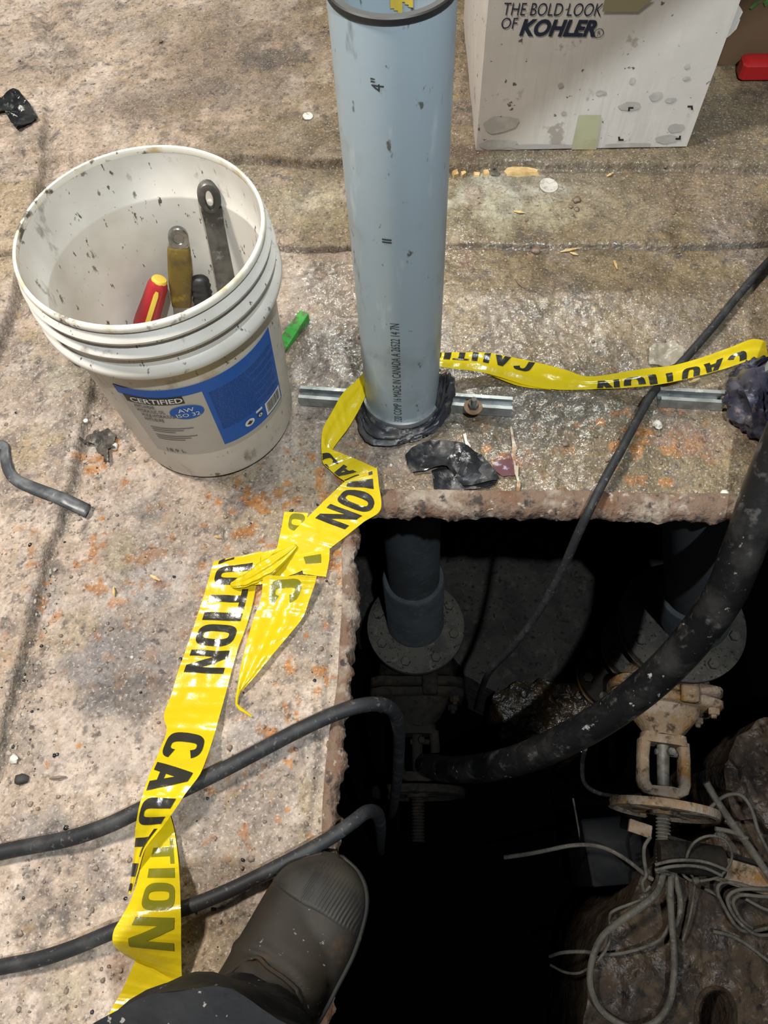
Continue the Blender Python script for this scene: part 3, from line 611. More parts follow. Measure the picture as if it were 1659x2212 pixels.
def band(name, a0, a1, z0, z1, m, eps, parent):
    mb = MB(); n = max(3, int(abs(a1 - a0) / .04)); rows = []
    for k in range(9):
        z = z0 + (z1 - z0) * k / 8; r = outer_r(z) + eps
        rows.append([(BC.x + r * math.sin(a0 + (a1 - a0) * i / n), BC.y - r * math.cos(a0 + (a1 - a0) * i / n), z) for i in range(n + 1)])
    mb.grid(rows); return mb.build(name, m, parent)
lab = band('label', LA0, LA1, LZ0 - .012, LZ1, LABEL_W, .0004, bucket)
bb = band('blue_band', LA0, LA1, LZ1 - .018, LZ1, LABEL_B, .0008, lab)
bp_ = band('blue_panel', LAm, LA1, LZ0, LZ1 - .0178, LABEL_B, .0008, lab)
def lab_text(body, size, ang, z, name, m, off=0, xs=1.0, shear=0, align='LEFT', eps=.0012, sp=1.0):
    vs, fs = text_mesh(body, size, off, shear, xs, align, 2, .005, sp); v, f = cyl_map(BC, 0, vs, fs, ang, z, 0, eps, outer_r)
    mb = MB(); mb.add(v, f); return mb.build(name, m, lab, False)
def arcb(a0, a1, z0, z1, name, m, eps=.0011): return band(name, a0, a1, z0, z1, m, eps, lab)
cw0 = LA0 + .055; WA = (LAm - LA0)
arcb(cw0, cw0 + WA * .70, LZ1 - .0335, LZ1 - .0165, 'title_bar', INK, .0011)
lab_text('CERTIFIED', .0150, cw0 + .05, LZ1 - .0300, 'title_print', WHITE_INK, .022, 1.0, .1, eps=.0018)
for i, (tx, xo) in enumerate((('ANTI-WEAR', .05), ('HYDRAULIC OIL', .05), ('HUILE HYDRAULIQUE', .07), ('ANTIUSURE', .07))):
    lab_text(tx, .0104, cw0 + xo, LZ1 - .044 - i * .0106, 'product_print', INK_GREY, .016, .50)
mb = MB()
for i, ln in enumerate((.060, .045, .032, .0, .060, .050, .040)):
    if ln: 
        z = LZ1 - .094 - i * .0052; a = cw0 + .08
        n = 8; rows = [[(BC.x + (outer_r(zz) + .0011) * math.sin(a + ln / .135 * k / n), BC.y - (outer_r(zz) + .0011) * math.cos(a + ln / .135 * k / n), zz) for k in range(n + 1)] for zz in (z, z + .0016)]
        mb.grid(rows)
mb.build('small_print', INK_GREY, lab)
lab_text('18.9 L', .012, cw0 + .08, LZ0 - .006, 'volume_print', INK_GREY, .01)
ca, cz = cyl_hit(404, 889)
def disc_on(name, ang, z, ra, rz, m, eps, ri=0):
    n = 36; mb = MB(); rows = []
    for q in (ri, (1 + ri) / 2, 1.0):
        row = []
        for k in range(n):
            t = 2 * PI * k / n; zz = z + rz * q * math.sin(t); r = outer_r(zz) + eps; a = ang + ra * q * math.cos(t) / r
            row.append((BC.x + r * math.sin(a), BC.y - r * math.cos(a), zz))
        rows.append(row)
    mb.grid(rows, True, ri == 0); return mb.build(name, m, lab)
disc_on('grade_oval', ca, cz, .0225, .0160, LABEL_B, .0012)
lab_text('AW', .0125, ca, cz + .0015, 'grade_print', WHITE_INK, .005, 1, 0, 'CENTER', .0018)
lab_text('ISO 32', .0115, ca, cz - .0095, 'grade_print', WHITE_INK, .005, 1, 0, 'CENTER', .0018)
mb = MB(); rr_ = random.Random(3); zz = LZ1 - .026; pa0 = LAm + .05; pa1 = LA1 - .05
ROWS = 30; step = (LZ1 - .026 - LZ0 - .036) / ROWS
for i in range(ROWS):
    z = zz - i * step; short = 1 if i % 5 != 4 else .55
    if 16 < i: end = pa1 - .0
    a = pa0
    while a < pa0 + (pa1 - pa0) * short * (.9 + .1 * rr_.random()):
        ln = rr_.uniform(.02, .07); n = 3
        rows = [[(BC.x + (outer_r(q) + .0012) * math.sin(a + ln * k / n), BC.y - (outer_r(q) + .0012) * math.cos(a + ln * k / n), q) for k in range(n + 1)] for q in (z, z + step * .24)]
        mb.grid(rows); a += ln + .008
mb.build('panel_print', INK_NAVY, lab)
ba0, bz = LA1 - .30, LZ0 + .006
arcb(LA1 - .31, LA1 - .03, LZ0 + .004, LZ0 + .034, 'barcode_patch', WHITE_INK, .0014)
mb = MB(); a = LA1 - .285
while a < LA1 - .055:
    wd = rr_.choice((.004, .006, .009)); rows = [[(BC.x + (outer_r(q) + .0018) * math.sin(t), BC.y - (outer_r(q) + .0018) * math.cos(t), q) for t in (a, a + wd)] for q in (LZ0 + .009, LZ0 + .031)]
    mb.grid(rows); a += wd + rr_.choice((.004, .005, .007))
mb.build('barcode', INK, lab)
ea, ez = cyl_hit(539, 911); disc_on('emblem_disc', ea, ez, .008, .008, WHITE_INK, .0014)
leaf = [(0, 1), (.22, .55), (.45, .68), (.40, .2), (.85, .35), (.72, .0), (.9, -.15), (.35, -.45), (.42, -.6), (.06, -.55), (.06, -1)]
leaf = leaf + [(-x, y) for x, y in leaf[::-1]]
vs = [(x * .0055, y * .0055) for x, y in leaf] + [(0, 0)]; v, f = cyl_map(BC, 0, vs, [(i, (i + 1) % len(leaf), len(leaf)) for i in range(len(leaf))], ea, ez, 0, .0019, outer_r)
MB().add(v, f).build('emblem_leaf', INK, lab, False)
ea2, ez2 = cyl_hit(561, 894); disc_on('recycling_mark', ea2, ez2, .0055, .0055, INK, .0014); disc_on('recycling_mark', ea2, ez2, .0036, .0036, WHITE_INK, .0018, .45)
arcb(ea2 - .045, ea2 + .045, ez2 + .009, ez2 + .014, 'panel_patch', WHITE_INK, .0014)

def frame(a_, b_):
    ax = (b_ - a_).normalized(); view = (a_ - Vector((0, 0, H))).normalized(); wd = ax.cross(view).normalized(); if_ = wd
    return ax, wd, ax.cross(wd).normalized()
def eye(mb, c, ax, wd, th, ra, rw, ia, iw, t, n=32, off=0):
    """flattened ring (the hanging hole of a tool handle); ia, iw = hole half sizes"""
    prof = [(1.0, -.7), (1.0, .7), (.86, 1.0), (.5, 1.0), (.15, .9), (0, .5), (0, -.5), (.15, -.9), (.5, -1.0), (.86, -1.0)]; rows = []
    for i in range(n):
        q = 2 * PI * i / n; ca_, sa_ = math.cos(q), math.sin(q)
        rows.append([c + ax * ((ia + (ra - ia) * k) * ca_ + off * (1 - k)) + wd * ((iw + (rw - iw) * k) * sa_) + th * (t * h) for k, h in prof])
    rows.append(rows[0]); mb.grid(rows, True)
def bar(mb, pts, wd, th, n=16, e=.55):
    """pts: (centre, half width, half thickness): rounded-rectangle loft"""
    sg = lambda x: math.copysign(abs(x) ** e, x)
    rows = [[c + wd * (w_ * sg(math.cos(2 * PI * k / n))) + th * (t_ * sg(math.sin(2 * PI * k / n))) for k in range(n)] for c, w_, t_ in pts]
    mb.grid(rows, True, True, True)
# big adjustable wrench
A, B = P(449, 412, .328), P(520, 770, .055)
ax, wd, th = frame(A, B); Lw = (B - A).length; wr = thing('adjustable_wrench', 'dark steel adjustable wrench standing tallest in the white bucket', 'wrench', B)
mb = MB(); eye(mb, A + ax * .008, ax, wd, th, .021, .0148, .0125, .0048, .0065, off=.003)
bar(mb, [(A + ax * .024, .0140, .0055), (A + ax * .05, .0128, .0062), (A + ax * .12, .0135, .0068), (A + ax * (Lw - .03), .0165, .0075), (A + ax * Lw, .021, .008)], wd, th); mb.build('handle', STEEL, wr)
mb = MB(); bar(mb, [(B - ax * .004, .022, .008), (B + ax * .014, .029, .0085), (B + ax * .024, .027, .0085), (B + ax * .030, .014, .0085), (B + ax * .043, .010, .007)], wd, th); mb.build('jaw', STEEL, wr)
# mustard gripped wrench
A, B = P(385, 508, .262), P(398, 780, .045)
ax, wd, th = frame(A, B); Lw = (B - A).length; wr = thing('adjustable_wrench', 'smaller wrench with chrome eye and worn mustard grip in the white bucket', 'wrench', B)
mb = MB(); eye(mb, A + ax * .004, ax, wd, th, .0165, .0138, .0068, .0068, .0045)
bar(mb, [(A + ax * .014, .0130, .004), (A + ax * .03, .0128, .004), (A + ax * (Lw - .03), .0120, .005), (A + ax * Lw, .016, .006)], wd, th); mb.build('handle', CHROME, wr)
mb = MB(); bar(mb, [(A + ax * .019, .0142, .0062), (A + ax * .022, .0158, .0075), (A + ax * .05, .0168, .0090), (A + ax * .075, .0168, .0090), (A + ax * .108, .0150, .0082), (A + ax * .117, .0140, .007)], wd, th, 20); mb.build('grip', YEL_GRIP, wr)
mb = MB(); bar(mb, [(B - ax * .004, .017, .006), (B + ax * .012, .023, .007), (B + ax * .022, .020, .007), (B + ax * .032, .010, .006)], wd, th); mb.build('jaw', CHROME, wr)
# screwdriver
A, B = P(345, 603, .205), P(283, 800, .060)
ax, wd, th = frame(A, B); sw = thing('screwdriver', 'red screwdriver with yellow stripe and yellow butt in the white bucket', 'screwdriver', B)
mb = MB(); prof = [(.0105, .002), (.0125, .006), (.0138, .012), (.0150, .04), (.0168, .07), (.0168, .085), (.013, .10), (.009, .11), (.012, .118), (.006, .121)]
u = wd; v_ = th; rows = []
for r, h in prof:
    rows.append([A + ax * h + (u * math.cos(2 * PI * k / 24) + v_ * math.sin(2 * PI * k / 24)) * r * (1 + .045 * math.cos(6 * 2 * PI * k / 24)) for k in range(24)])
mb.grid(rows, True, True, True); mb.build('handle', RED_PL, sw)
mb = MB(); mb.lathe(A, ax, [(.006, -.0015), (.0095, -.001), (.0112, .0015), (.0112, .0035)], 24); mb.build('butt_cap', YEL_PL, sw)
nv = (Vector((0, 0, H)) - A).normalized(); nv = (nv - ax * nv.dot(ax)).normalized(); mb = MB(); sdv = ax.cross(nv)
rows = []
for i in range(11):
    h = .012 + i * .0075; r = np.interp(h, [p[1] for p in prof], [p[0] for p in prof]) * 1.05; hw = .0034 * (1 if 0 < i < 10 else .5)
    rows.append([A + ax * h + nv * (r + dz) - sdv * .002 + sdv * o_ for o_, dz in ((-hw, -.002), (-hw, .0005), (0, .0009), (hw, .0005), (hw, -.002))])
mb.grid(rows, False); mb.build('stripe', YEL_PL, sw)
mb = MB(); mb.lathe(A, ax, [(.0038, .115), (.0038, .185), (.0030, .19), (.001, .195)], 14); mb.build('shaft', CHROME, sw)
# black ribbed grip
A, B = P(428, 594, .195), P(462, 760, .06)
ax, wd, th = frame(A, B); pl = thing('ribbed_handle', 'black ribbed tool handle between the two wrenches in the bucket', 'tool', B)
mb = MB(); pr = []
for i in range(44):
    h = i / 43 * .13; r = .0125 * min(1, math.sqrt(max(0, 1 - ((.012 - h) / .012) ** 2)) if h < .012 else 1) + (.0011 * math.sin(h * 1500) if h > .014 else 0); pr.append((max(r, .001), h))
rows = [[A + ax * h + wd * (r * 1.15 * math.cos(2 * PI * k / 20)) + th * (r * .8 * math.sin(2 * PI * k / 20)) for k in range(20)] for r, h in pr]
mb.grid(rows, True, True, True); mb.build('grip', BLK_GRIP, pl)
mb = MB(); mb.tube([A + ax * .128, A + ax * .17], [.006, .005], 12); mb.build('shaft', STEEL, pl)

# green wedge behind the bucket
gp = [P(648, 668, .02), P(667, 676, .02), P(612, 762, .006), P(596, 740, .006)]
mb = MB(); lo = [Vector((p.x, p.y, fz(p.x, p.y) + .001)) for p in gp]; mid = [p.copy() for p in gp]
mb.add(lo + mid, [(3, 2, 1, 0), (4, 5, 6, 7), (0, 1, 5, 4), (1, 2, 6, 5), (2, 3, 7, 6), (3, 0, 4, 7)])
o = mb.build('plastic_wedge', GREEN_PL, None, False); tag(o, 'green plastic wedge lying behind the right side of the bucket', 'wedge')
bv = o.modifiers.new('bevel', 'BEVEL'); bv.width = .002; bv.segments = 2

# ------------------------------------------------------------------ caution tape
tape = thing('caution_tape', 'yellow caution tape with black lettering, knotted and trailing across the floor to the boot', 'tape', P(560, 1250, 0))
class Strip:
    """a film ribbon between two edges; stations: (xl, yl, zl, xr, yr, zr), heights above the floor"""
    def __init__(s, name, st, n=70, m=12, cr=.0018, seed=1, fold=0.0, matl=None, belly=0.0):
        q = spline(st, n); L_ = []; R_ = []
        for a in q: L_.append(PF(a[0], a[1], max(a[2], .002)) if a[2] > -.02 else P(a[0], a[1], a[2])); R_.append(PF(a[3], a[4], max(a[5], .002)) if a[5] > -.02 else P(a[3], a[4], a[5]))
        s.rows = []
        for i in range(n):
            l, r = L_[i], R_[i]; row = []
            for j in range(m + 1):
                v = j / m; p = l.lerp(r, v); ed = math.sin(PI * v)
                p.z += cr * (nz(p, 28, seed) + .6 * nz(p, 70, seed + 2)) * (.35 + .65 * ed) + belly * ed + fold * math.sin(v * 9 + seed) * ed
                row.append(p)
            s.rows.append(row)
        s.n, s.m = n, m
        d = [0]
        for i in range(1, n): d.append(d[-1] + (s.rows[i][m // 2] - s.rows[i - 1][m // 2]).length)
        s.d = d; s.len = d[-1]; s.width = max((r[0] - r[-1]).length for r in s.rows)
        mb = MB(); mb.grid(s.rows); s.o = mb.build(name, matl or TAPE, tape, True, 0)
    def at(s, dist, v, eps):
        d = s.d; i = 0
        import bisect
        i = min(max(bisect.bisect_right(d, dist) - 1, 0), s.n - 2); u = (dist - d[i]) / max(1e-6, d[i + 1] - d[i]); j = min(max(int(v * s.m), 0), s.m - 1); t = v * s.m - j
        a, b, c, e = s.rows[i][j], s.rows[i + 1][j], s.rows[i + 1][j + 1], s.rows[i][j + 1]
        p = (a * (1 - u) + b * u) * (1 - t) + (e * (1 - u) + c * u) * t; nn = (b - a).cross(e - a)
        if nn.length < 1e-12: nn = Vector((0, 0, 1))
        nn.normalize()
        if nn.dot(Vector((0, 0, H)) - p) < 0: nn = -nn
        return p + nn * eps
    def word(s, w_, start, dirn=1, topv=1, ink=None, hf=.72, adv=1.0, lw=.052, vc=.5, eps=.0009):
        """start: distance along the strip of the first letter; dirn -1 reads towards the strip's beginning; topv 1: tops at the right edge"""
        x = 0; mb = MB()
        for ch in w_:
            for vs, fs in glyph(ch):
                pts = []; ok = []
                for gx_, gy_ in vs:
                    dd = start + dirn * (x + gx_) * lw; ok.append(0.0 <= dd <= s.len)
                    v = vc + (gy_ - .5) * hf * (1 if topv > 0 else -1); ok[-1] = ok[-1] and 0 <= v <= 1; pts.append(s.at(min(max(dd, 0), s.len), min(max(v, 0), 1), eps))
                mb.add(pts, [f for f in fs if all(ok[i] for i in f)])
            x += (GW[ch] + .12) * adv
        me_ok = [f for f in mb.f]
        if me_ok: return mb.build('lettering', ink or TAPE_INK, s.o, True, 0)
# from behind the riser at the right edge to the tall pipe
t1 = Strip('tape_length', [(1655, 737, .062, 1660, 770, .040), (1623, 733, .060, 1623, 777, .036), (1565, 755, .044, 1560, 798, .026), (1468, 786, .036, 1468, 822, .030), (1385, 797, .032, 1395, 834, .027), (1277, 813, .010, 1270, 841, .005), (1225, 800, .012, 1197, 841, .005), (1168, 785, .016, 1135, 831, .005), (1060, 763, .030, 1050, 806, .018), (994, 761, .036, 985, 797, .026), (945, 762, .040, 940, 792, .030), (900, 762, .040, 900, 790, .030)], 110, 10, .0022, 2, .0012)
t1.word('CAUTION', .030, 1, 1, None, .98, 1.0, .050, .88)
t1.word('CAUTION', t1.len - .185, 1, 1, None, .72, .95, .046, .14)
t1b = Strip('tape_length', [(1200, 815, .004, 1190, 842, .003), (1130, 806, .006, 1118, 833, .004), (1060, 790, .012, 1046, 806, .010), (1000, 785, .02, 990, 797, .018), (955, 786, .026, 950, 794, .024)], 40, 6, .0015, 8, 0, TAPE)
# left of the tall pipe, down to the fold
ta = Strip('tape_length', [(800, 790, .045, 800, 840, .040), (788, 803, .045, 793, 848, .036), (765, 826, .038, 776, 884, .030), (740, 850, .030, 752, 925, .024), (715, 893, .024, 736, 946, .018), (698, 925, .018, 722, 965, .014), (694, 955, .014, 716, 976, .010), (695, 968, .010, 714, 984, .008)], 50, 8, .002, 3, .002)
tb = Strip('tape_length', [(694, 958, .012, 720, 972, .012), (697, 998, .010, 745, 982, .012), (712, 1014, .008, 765, 990, .012), (729, 1029, .010, 790, 1001, .014), (747, 1041, .014, 814, 1012, .016)], 40, 8, .0014, 5)
tb.word('CAU', .012, 1, -1, None, .60, 1.0, .040, .22)
# broad diagonal length
tc_ = Strip('tape_length', [(746, 1039, .020, 814, 1010, .018), (738, 1046, .022, 818, 1045, .018), (722, 1061, .022, 822, 1100, .014), (690, 1092, .022, 785, 1128, .014), (655, 1127, .022, 745, 1160, .014), (617, 1165, .020, 706, 1190, .012), (590, 1191, .018, 655, 1231, .012), (565, 1213, .020, 600, 1251, .016), (545, 1230, .024, 566, 1262, .020), (522, 1248, .018, 530, 1264, .016), (500, 1257, .012, 503, 1266, .012)], 110, 14, .0020, 6)
tc_.word('TION', -.024, 1, 1, None, .70, 1.0, .050, .50)
# looped tail behind and below the knot
te = Strip('tape_length', [(614, 1105, .010, 666, 1108, .012), (608, 1140, .010, 655, 1150, .012), (597, 1188, .012, 640, 1195, .014)], 26, 8, .0018, 9)
te.word('O', .002, 1, 1, TAPE_OLIVE, .66, 1, .045, .6)
tg = Strip('tape_length', [(640, 1200, .016, 712, 1184, .012), (648, 1215, .014, 711, 1210, .010), (655, 1240, .012, 704, 1246, .008)], 20, 8, .0016, 12)
tg.word('I', .006, 1, 1, TAPE_OLIVE, .55, 1, .05, .45)
tf = Strip('tape_length', [(568, 1243, .026, 684, 1244, .022), (567, 1262, .022, 680, 1262, .018), (563, 1296, .016, 668, 1296, .014), (548, 1335, .012, 655, 1332, .010), (531, 1395, .010, 629, 1366, .010), (520, 1440, .010, 592, 1410, .012), (514, 1475, .010, 550, 1462, .012), (512, 1494, .008, 522, 1492, .009)], 70, 14, .0022, 14, .0035)
tf.word('C', .004, 1, 1, TAPE_OLIVE, .60, 1, .060, .46)
mb = MB(); mb.tube([PF(x, y, z) for x, y, z in ((517, 1488, .008), (512, 1506, .005), (511, 1522, .004), (520, 1532, .004), (530, 1538, .005), (544, 1548, .003))], [.0035, .0022, .0019, .0026, .0018, .0012], 7); mb.build('frayed_end', TAPE, tape)
# pleated knot where the film is pulled tight
kn_ = spline([(498, 1263, .010, .0015), (512, 1260, .014, .0040), (530, 1254, .018, .0052), (550, 1243, .022, .0062), (570, 1230, .024, .0075), (592, 1215, .024, .0070), (615, 1198, .022, .0050), (640, 1178, .018, .0015)], 46); rows = []
for i, (x, y, z, r) in enumerate(kn_):
    c = PF(x, y, z); t = (PF(*kn_[min(i + 1, 45)][:3]) - PF(*kn_[max(i - 1, 0)][:3])).normalized(); sd = t.cross(Vector((0, 0, 1))).normalized(); up = sd.cross(t)
    rows.append([c + (sd * math.cos(2 * PI * k / 42) * 1.5 + up * math.sin(2 * PI * k / 42) * .6) * r * (1 + .30 * math.cos(7 * 2 * PI * k / 42 + i * .06) + .25 * mnoise.noise(Vector((k * .35, i * .22, 3)))) for k in range(42)])
mb = MB(); mb.grid(rows, True, True, True); mb.build('knot', TAPE, tape, True, 0)
# little strip running under the knot
th_ = Strip('tape_length', [(555, 1197, .006, 548, 1222, .006), (582, 1189, .007, 572, 1212, .007), (612, 1184, .008, 604, 1204, .008)], 16, 6, .0012, 16)
# main length, bunched at the stain, over the upper cable
td = Strip('tape_length', [(462, 1213, .004, 566, 1190, .006), (456, 1232, .005, 560, 1222, .007), (448, 1260, .004, 554, 1260, .005), (436, 1300, .004, 546, 1303, .004), (419, 1352, .004, 531, 1355, .004), (402, 1402, .004, 513, 1405, .004), (385, 1450, .004, 499, 1455, .005), (370, 1500, .005, 487, 1500, .006), (354, 1545, .008, 474, 1548, .012), (360, 1578, .016, 462, 1590, .018), (343, 1625, .026, 449, 1630, .032), (325, 1668, .042, 432, 1672, .050), (312, 1704, .052, 403, 1711, .052), (300, 1745, .050, 380, 1746, .050), (293, 1786, .032, 355, 1781, .040), (290, 1832, .012, 315, 1832, .030), (284, 1885, .010, 298, 1886, .024), (277, 1930, .010, 284, 1932, .018)], 150, 14, .0024, 18, .0012)
td.word('CAUTION', -.062, 1, 1, None, .74, 1.0, .0500, .49)
td.word('CAUTION', .262, 1, 1, None, .80, 1.0, .060, .46)
# turned-over length, its print showing through
tk = Strip('tape_length', [(345, 1762, .010, 366, 1756, .012), (330, 1795, .012, 376, 1792, .014), (310, 1850, .014, 384, 1846, .016), (298, 1900, .028, 388, 1900, .034), (282, 1945, .042, 390, 1945, .047), (262, 1982, .052, 391, 1985, .048), (246, 2010, .056, 391, 2018, .042), (244, 2036, .052, 391, 2050, .032), (262, 2058, .036, 392, 2086, .022), (292, 2076, .018, 393, 2120, .012), (300, 2085, .010, 394, 2132, .008)], 100, 14, .0018, 22)
tk.word('TION', .028, 1, 1, TAPE_OLIVE, .66, 1.0, .052, .56)
tl = Strip('tape_length', [(294, 2072, .016, 394, 2128, .012), (266, 2134, .008, 390, 2155, .008), (245, 2172, .006, 362, 2178, .006), (224, 2214, .005, 322, 2216, .006), (205, 2250, .005, 300, 2255, .006)], 50, 10, .0018, 25)

# ------------------------------------------------------------------ cables and hose
def cable(name, pts, r, m, label, cat='cable', n=90, sides=14, parent=None, group=None):
    mb = MB(); mb.tube(px_path(pts, n), r, sides); o = mb.build(name, m, parent)
    if label: tag(o, label, cat, group)
    return o
cable('rubber_cable', [(-60, 1858, .012), (0, 1841, .012), (75, 1826, .014), (150, 1811, .020), (230, 1784, .026), (300, 1751, .027), (390, 1708, .025), (480, 1664, .022), (560, 1622, .020), (640, 1580, .018), (720, 1543, .016), (785, 1523, .010), (832, 1524, -.02), (856, 1548, -.08), (862, 1600, -.2), (858, 1680, -.4), (850, 1740, -.7), (845, 1760, -1.2)], .0098, CABLE, 'black rubber cable crossing the floor under the tape into the pit, the upper of two')
cable('rubber_cable', [(-60, 2104, .011), (0, 2089, .011), (80, 2073, .014), (160, 2047, .020), (250, 2010, .026), (330, 1985, .022), (420, 1954, .018), (500, 1921, .016), (580, 1882, .016), (650, 1846, .018), (710, 1812, .016), (760, 1777, .010), (792, 1754, -.012), (815, 1758, -.08), (822, 1790, -.25), (822, 1820, -.6), (824, 1840, -1.2)], .0087, CABLE, 'black rubber cable running into the pit just past the boot toe, the lower of two')
cable('thin_cable', [(1720, 500, .012), (1659, 566, .011), (1600, 632, .010), (1545, 700, .010), (1490, 764, .008), (1445, 812, .007), (1408, 852, .010), (1375, 910, .020), (1340, 975, .026), (1305, 1038, .022), (1276, 1096, .016), (1250, 1150, -.02), (1215, 1230, -.10), (1165, 1320, -.22), (1110, 1395, -.36), (1060, 1448, -.52), (1040, 1490, -.75), (1028, 1530, -1.1)], .0068, CABLE, 'thin black cable running down past the yellow tape over the pit edge')
cable('drain_hose', [(1750, 830, .16), (1700, 940, .115), (1655, 1050, .062), (1612, 1170, .0), (1562, 1290, -.085), (1480, 1400, -.19), (1390, 1488, -.28), (1290, 1560, -.37), (1180, 1618, -.47), (1080, 1652, -.60), (980, 1662, -.78), (910, 1650, -1.05), (880, 1640, -1.42)], .0295, HOSE, 'thick scuffed black hose curving down into the pit at the right', 'hose', 110, 22)

# ------------------------------------------------------------------ cartons and things at the back
box = thing('white_carton', 'white cardboard carton with fixture-maker lettering and damp stains behind the pipe', 'carton', P(1255, 322, 0))
bl, br = PF(1028, 326), PF(1482, 319); bl.z = br.z = z0 = max(bl.z, br.z) + .001
ux = (br - bl).normalized(); uy = Vector((-ux.y, ux.x, 0)); wb = (br - bl).length; hb = .42
P1 = P(1006, 120, 0); db_ = .42; slant = (P1 - bl); slant.z = 0; slant = slant.normalized() * db_
def carton_panel(name, o_, a, b, m, na=18, nb=14, th=.004, bulge=.004, seed=1, parent=box):
    """corrugated board panel with a slight bow"""
    nn = a.cross(b).normalized(); rows = []; back = []
    for i in range(na + 1):
        for (lst, off) in ((rows, 0), (back, -th)):
            lst.append([o_ + a * (i / na) + b * (j / nb) + nn * (off + bulge * math.sin(PI * i / na) * math.sin(PI * j / nb) + (0 if name == 'front_panel' else .0012) * nz(o_ + a * (i / na) + b * (j / nb), 12, seed)) for j in range(nb + 1)])
    mb = MB(); mb.grid(rows); mb.grid(back)
    ring_ = lambda g: [g[i][0] for i in range(na + 1)] + g[-1][1:] + [g[i][-1] for i in range(na - 1, -1, -1)] + g[0][-2:0:-1]
    mb.grid([ring_(rows), ring_(back)], True)
    return mb.build(name, m, parent, True, 50)
Zv = Vector((0, 0, 1))
carton_panel('front_panel', bl, ux * wb, Zv * hb, CARTON, bulge=.003)
carton_panel('side_panel', bl + slant, -slant, Zv * hb, CARTON, bulge=.012, seed=3)
carton_panel('side_panel', br, slant, Zv * hb, CARTON, bulge=.003, seed=4)
carton_panel('back_panel', br + slant, -ux * wb, Zv * hb, CARTON, bulge=.002, seed=5)
carton_panel('top_flap', bl + Zv * hb, ux * wb, slant * .5, CARTON, bulge=.003, seed=6); carton_panel('top_flap', bl + Zv * hb + slant * .505, ux * wb, slant * .495, CARTON, bulge=.003, seed=7)
fn = Vector((ux.y, -ux.x, 0))
def face_pt(px, py):
    """point of the carton's front face seen at a pixel"""
    d_ = P(px, py, 0) - Vector((0, 0, H)); t = (bl - Vector((0, 0, H))).dot(fn) / d_.dot(fn); return Vector((0, 0, H)) + d_ * t
def face_uv(px, py):
    p = face_pt(px, py) - bl; return p.dot(ux), p.z
def bow(u, v): return .003 * math.sin(PI * min(max(u / wb, 0), 1)) * math.sin(PI * min(max(v / hb, 0), 1)) + .0008
def carton_print(body, px, py, px2, hgt, name, off, shear, m=INK_NAVY):
    """line of lettering whose baseline starts at one pixel and ends at another"""
    u0, v0 = face_uv(px, py); u1, v1 = face_uv(*px2)
    vs, fs = text_mesh(body, 1, off, shear, 1, 'LEFT', 4, .3); mxx = max(x for x, y in vs); mnx = min(x for x, y in vs); mh = max(y for x, y in vs)
    kx = (u1 - u0) / (mxx - mnx); ky = hgt / .72; out = []
    for x, y in vs:
        u = u0 + (x - mnx) * kx; v = v0 + y * ky + (v1 - v0) * (x - mnx) / (mxx - mnx); out.append(bl + ux * u + Zv * (v - 0) + fn * bow(u, v))
    MB().add(out, fs).build(name, m, box, False)
carton_print('THE BOLD LOOK', 1087, 32, (1297, 32), .0205, 'slogan_print', -.005, .12)
carton_print('OF', 1082, 61, (1117, 61), .0185, 'slogan_print', -.005, .12)
carton_print('KOHLER', 1121, 74, (1285, 75), .0255, 'slogan_print', .042, .24)
carton_print('R', 1290, 72, (1296, 72), .006, 'slogan_print', 0, 0)
u0, v0 = face_uv(1293, 69); mb = MB(); rows = []
for q in (.0068, .0078): rows.append([bl + ux * (u0 + q * math.cos(2 * PI * k / 24)) + Zv * (v0 + q * math.sin(2 * PI * k / 24)) + fn * bow(u0, v0) for k in range(24)])
mb.grid(rows, True); mb.build('slogan_print', INK_NAVY, box, False)
def face_quad(name, pxs, m, eps=.0004, parent=box):
    MB().add([bl + ux * face_uv(*q)[0] + Zv * face_uv(*q)[1] + fn * (bow(*face_uv(*q)) + eps) for q in pxs], [tuple(range(len(pxs)))]).build(name, m, parent, False)
for (x, y, sx, sy) in ((1357, 229, 1, 1), (1496, 227, -1, 1), (1336, 303, 1, -1), (1470, 301, -1, -1)):
    face_quad('corner_mark', [(x, y), (x + 11 * sx, y), (x + 11 * sx, y + 4 * sy), (x, y + 4 * sy)], INK); face_quad('corner_mark', [(x, y), (x + 4 * sx, y), (x + 3 * sx, y + 9 * sy), (x - 1 * sx, y + 9 * sy)], INK)
face_quad('masking_tape', [(1306, -6), (1412, -6), (1376, 22), (1300, 22)], mat('olive_tape', (.30, .27, .16), .6), .0008)
face_quad('masking_tape', [(1250, 246), (1299, 246), (1288, 322), (1234, 322)], MASKING, .0008)
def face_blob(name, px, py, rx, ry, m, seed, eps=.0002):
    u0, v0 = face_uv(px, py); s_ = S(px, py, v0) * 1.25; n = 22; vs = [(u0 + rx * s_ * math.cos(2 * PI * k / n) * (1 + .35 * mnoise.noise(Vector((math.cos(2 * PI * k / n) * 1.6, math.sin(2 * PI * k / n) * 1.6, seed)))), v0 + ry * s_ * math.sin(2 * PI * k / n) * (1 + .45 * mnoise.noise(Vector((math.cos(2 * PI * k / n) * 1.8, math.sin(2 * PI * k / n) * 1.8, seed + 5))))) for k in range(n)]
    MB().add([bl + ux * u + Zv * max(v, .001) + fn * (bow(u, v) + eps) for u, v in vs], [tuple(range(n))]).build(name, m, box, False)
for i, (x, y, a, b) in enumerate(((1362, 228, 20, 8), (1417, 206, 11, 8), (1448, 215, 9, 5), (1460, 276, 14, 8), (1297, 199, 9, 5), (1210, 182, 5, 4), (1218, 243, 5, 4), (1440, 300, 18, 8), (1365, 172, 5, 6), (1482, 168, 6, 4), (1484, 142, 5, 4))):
    face_blob('damp_shade_patch', x, y, a, b, CARTON_WET_SHADE, i)
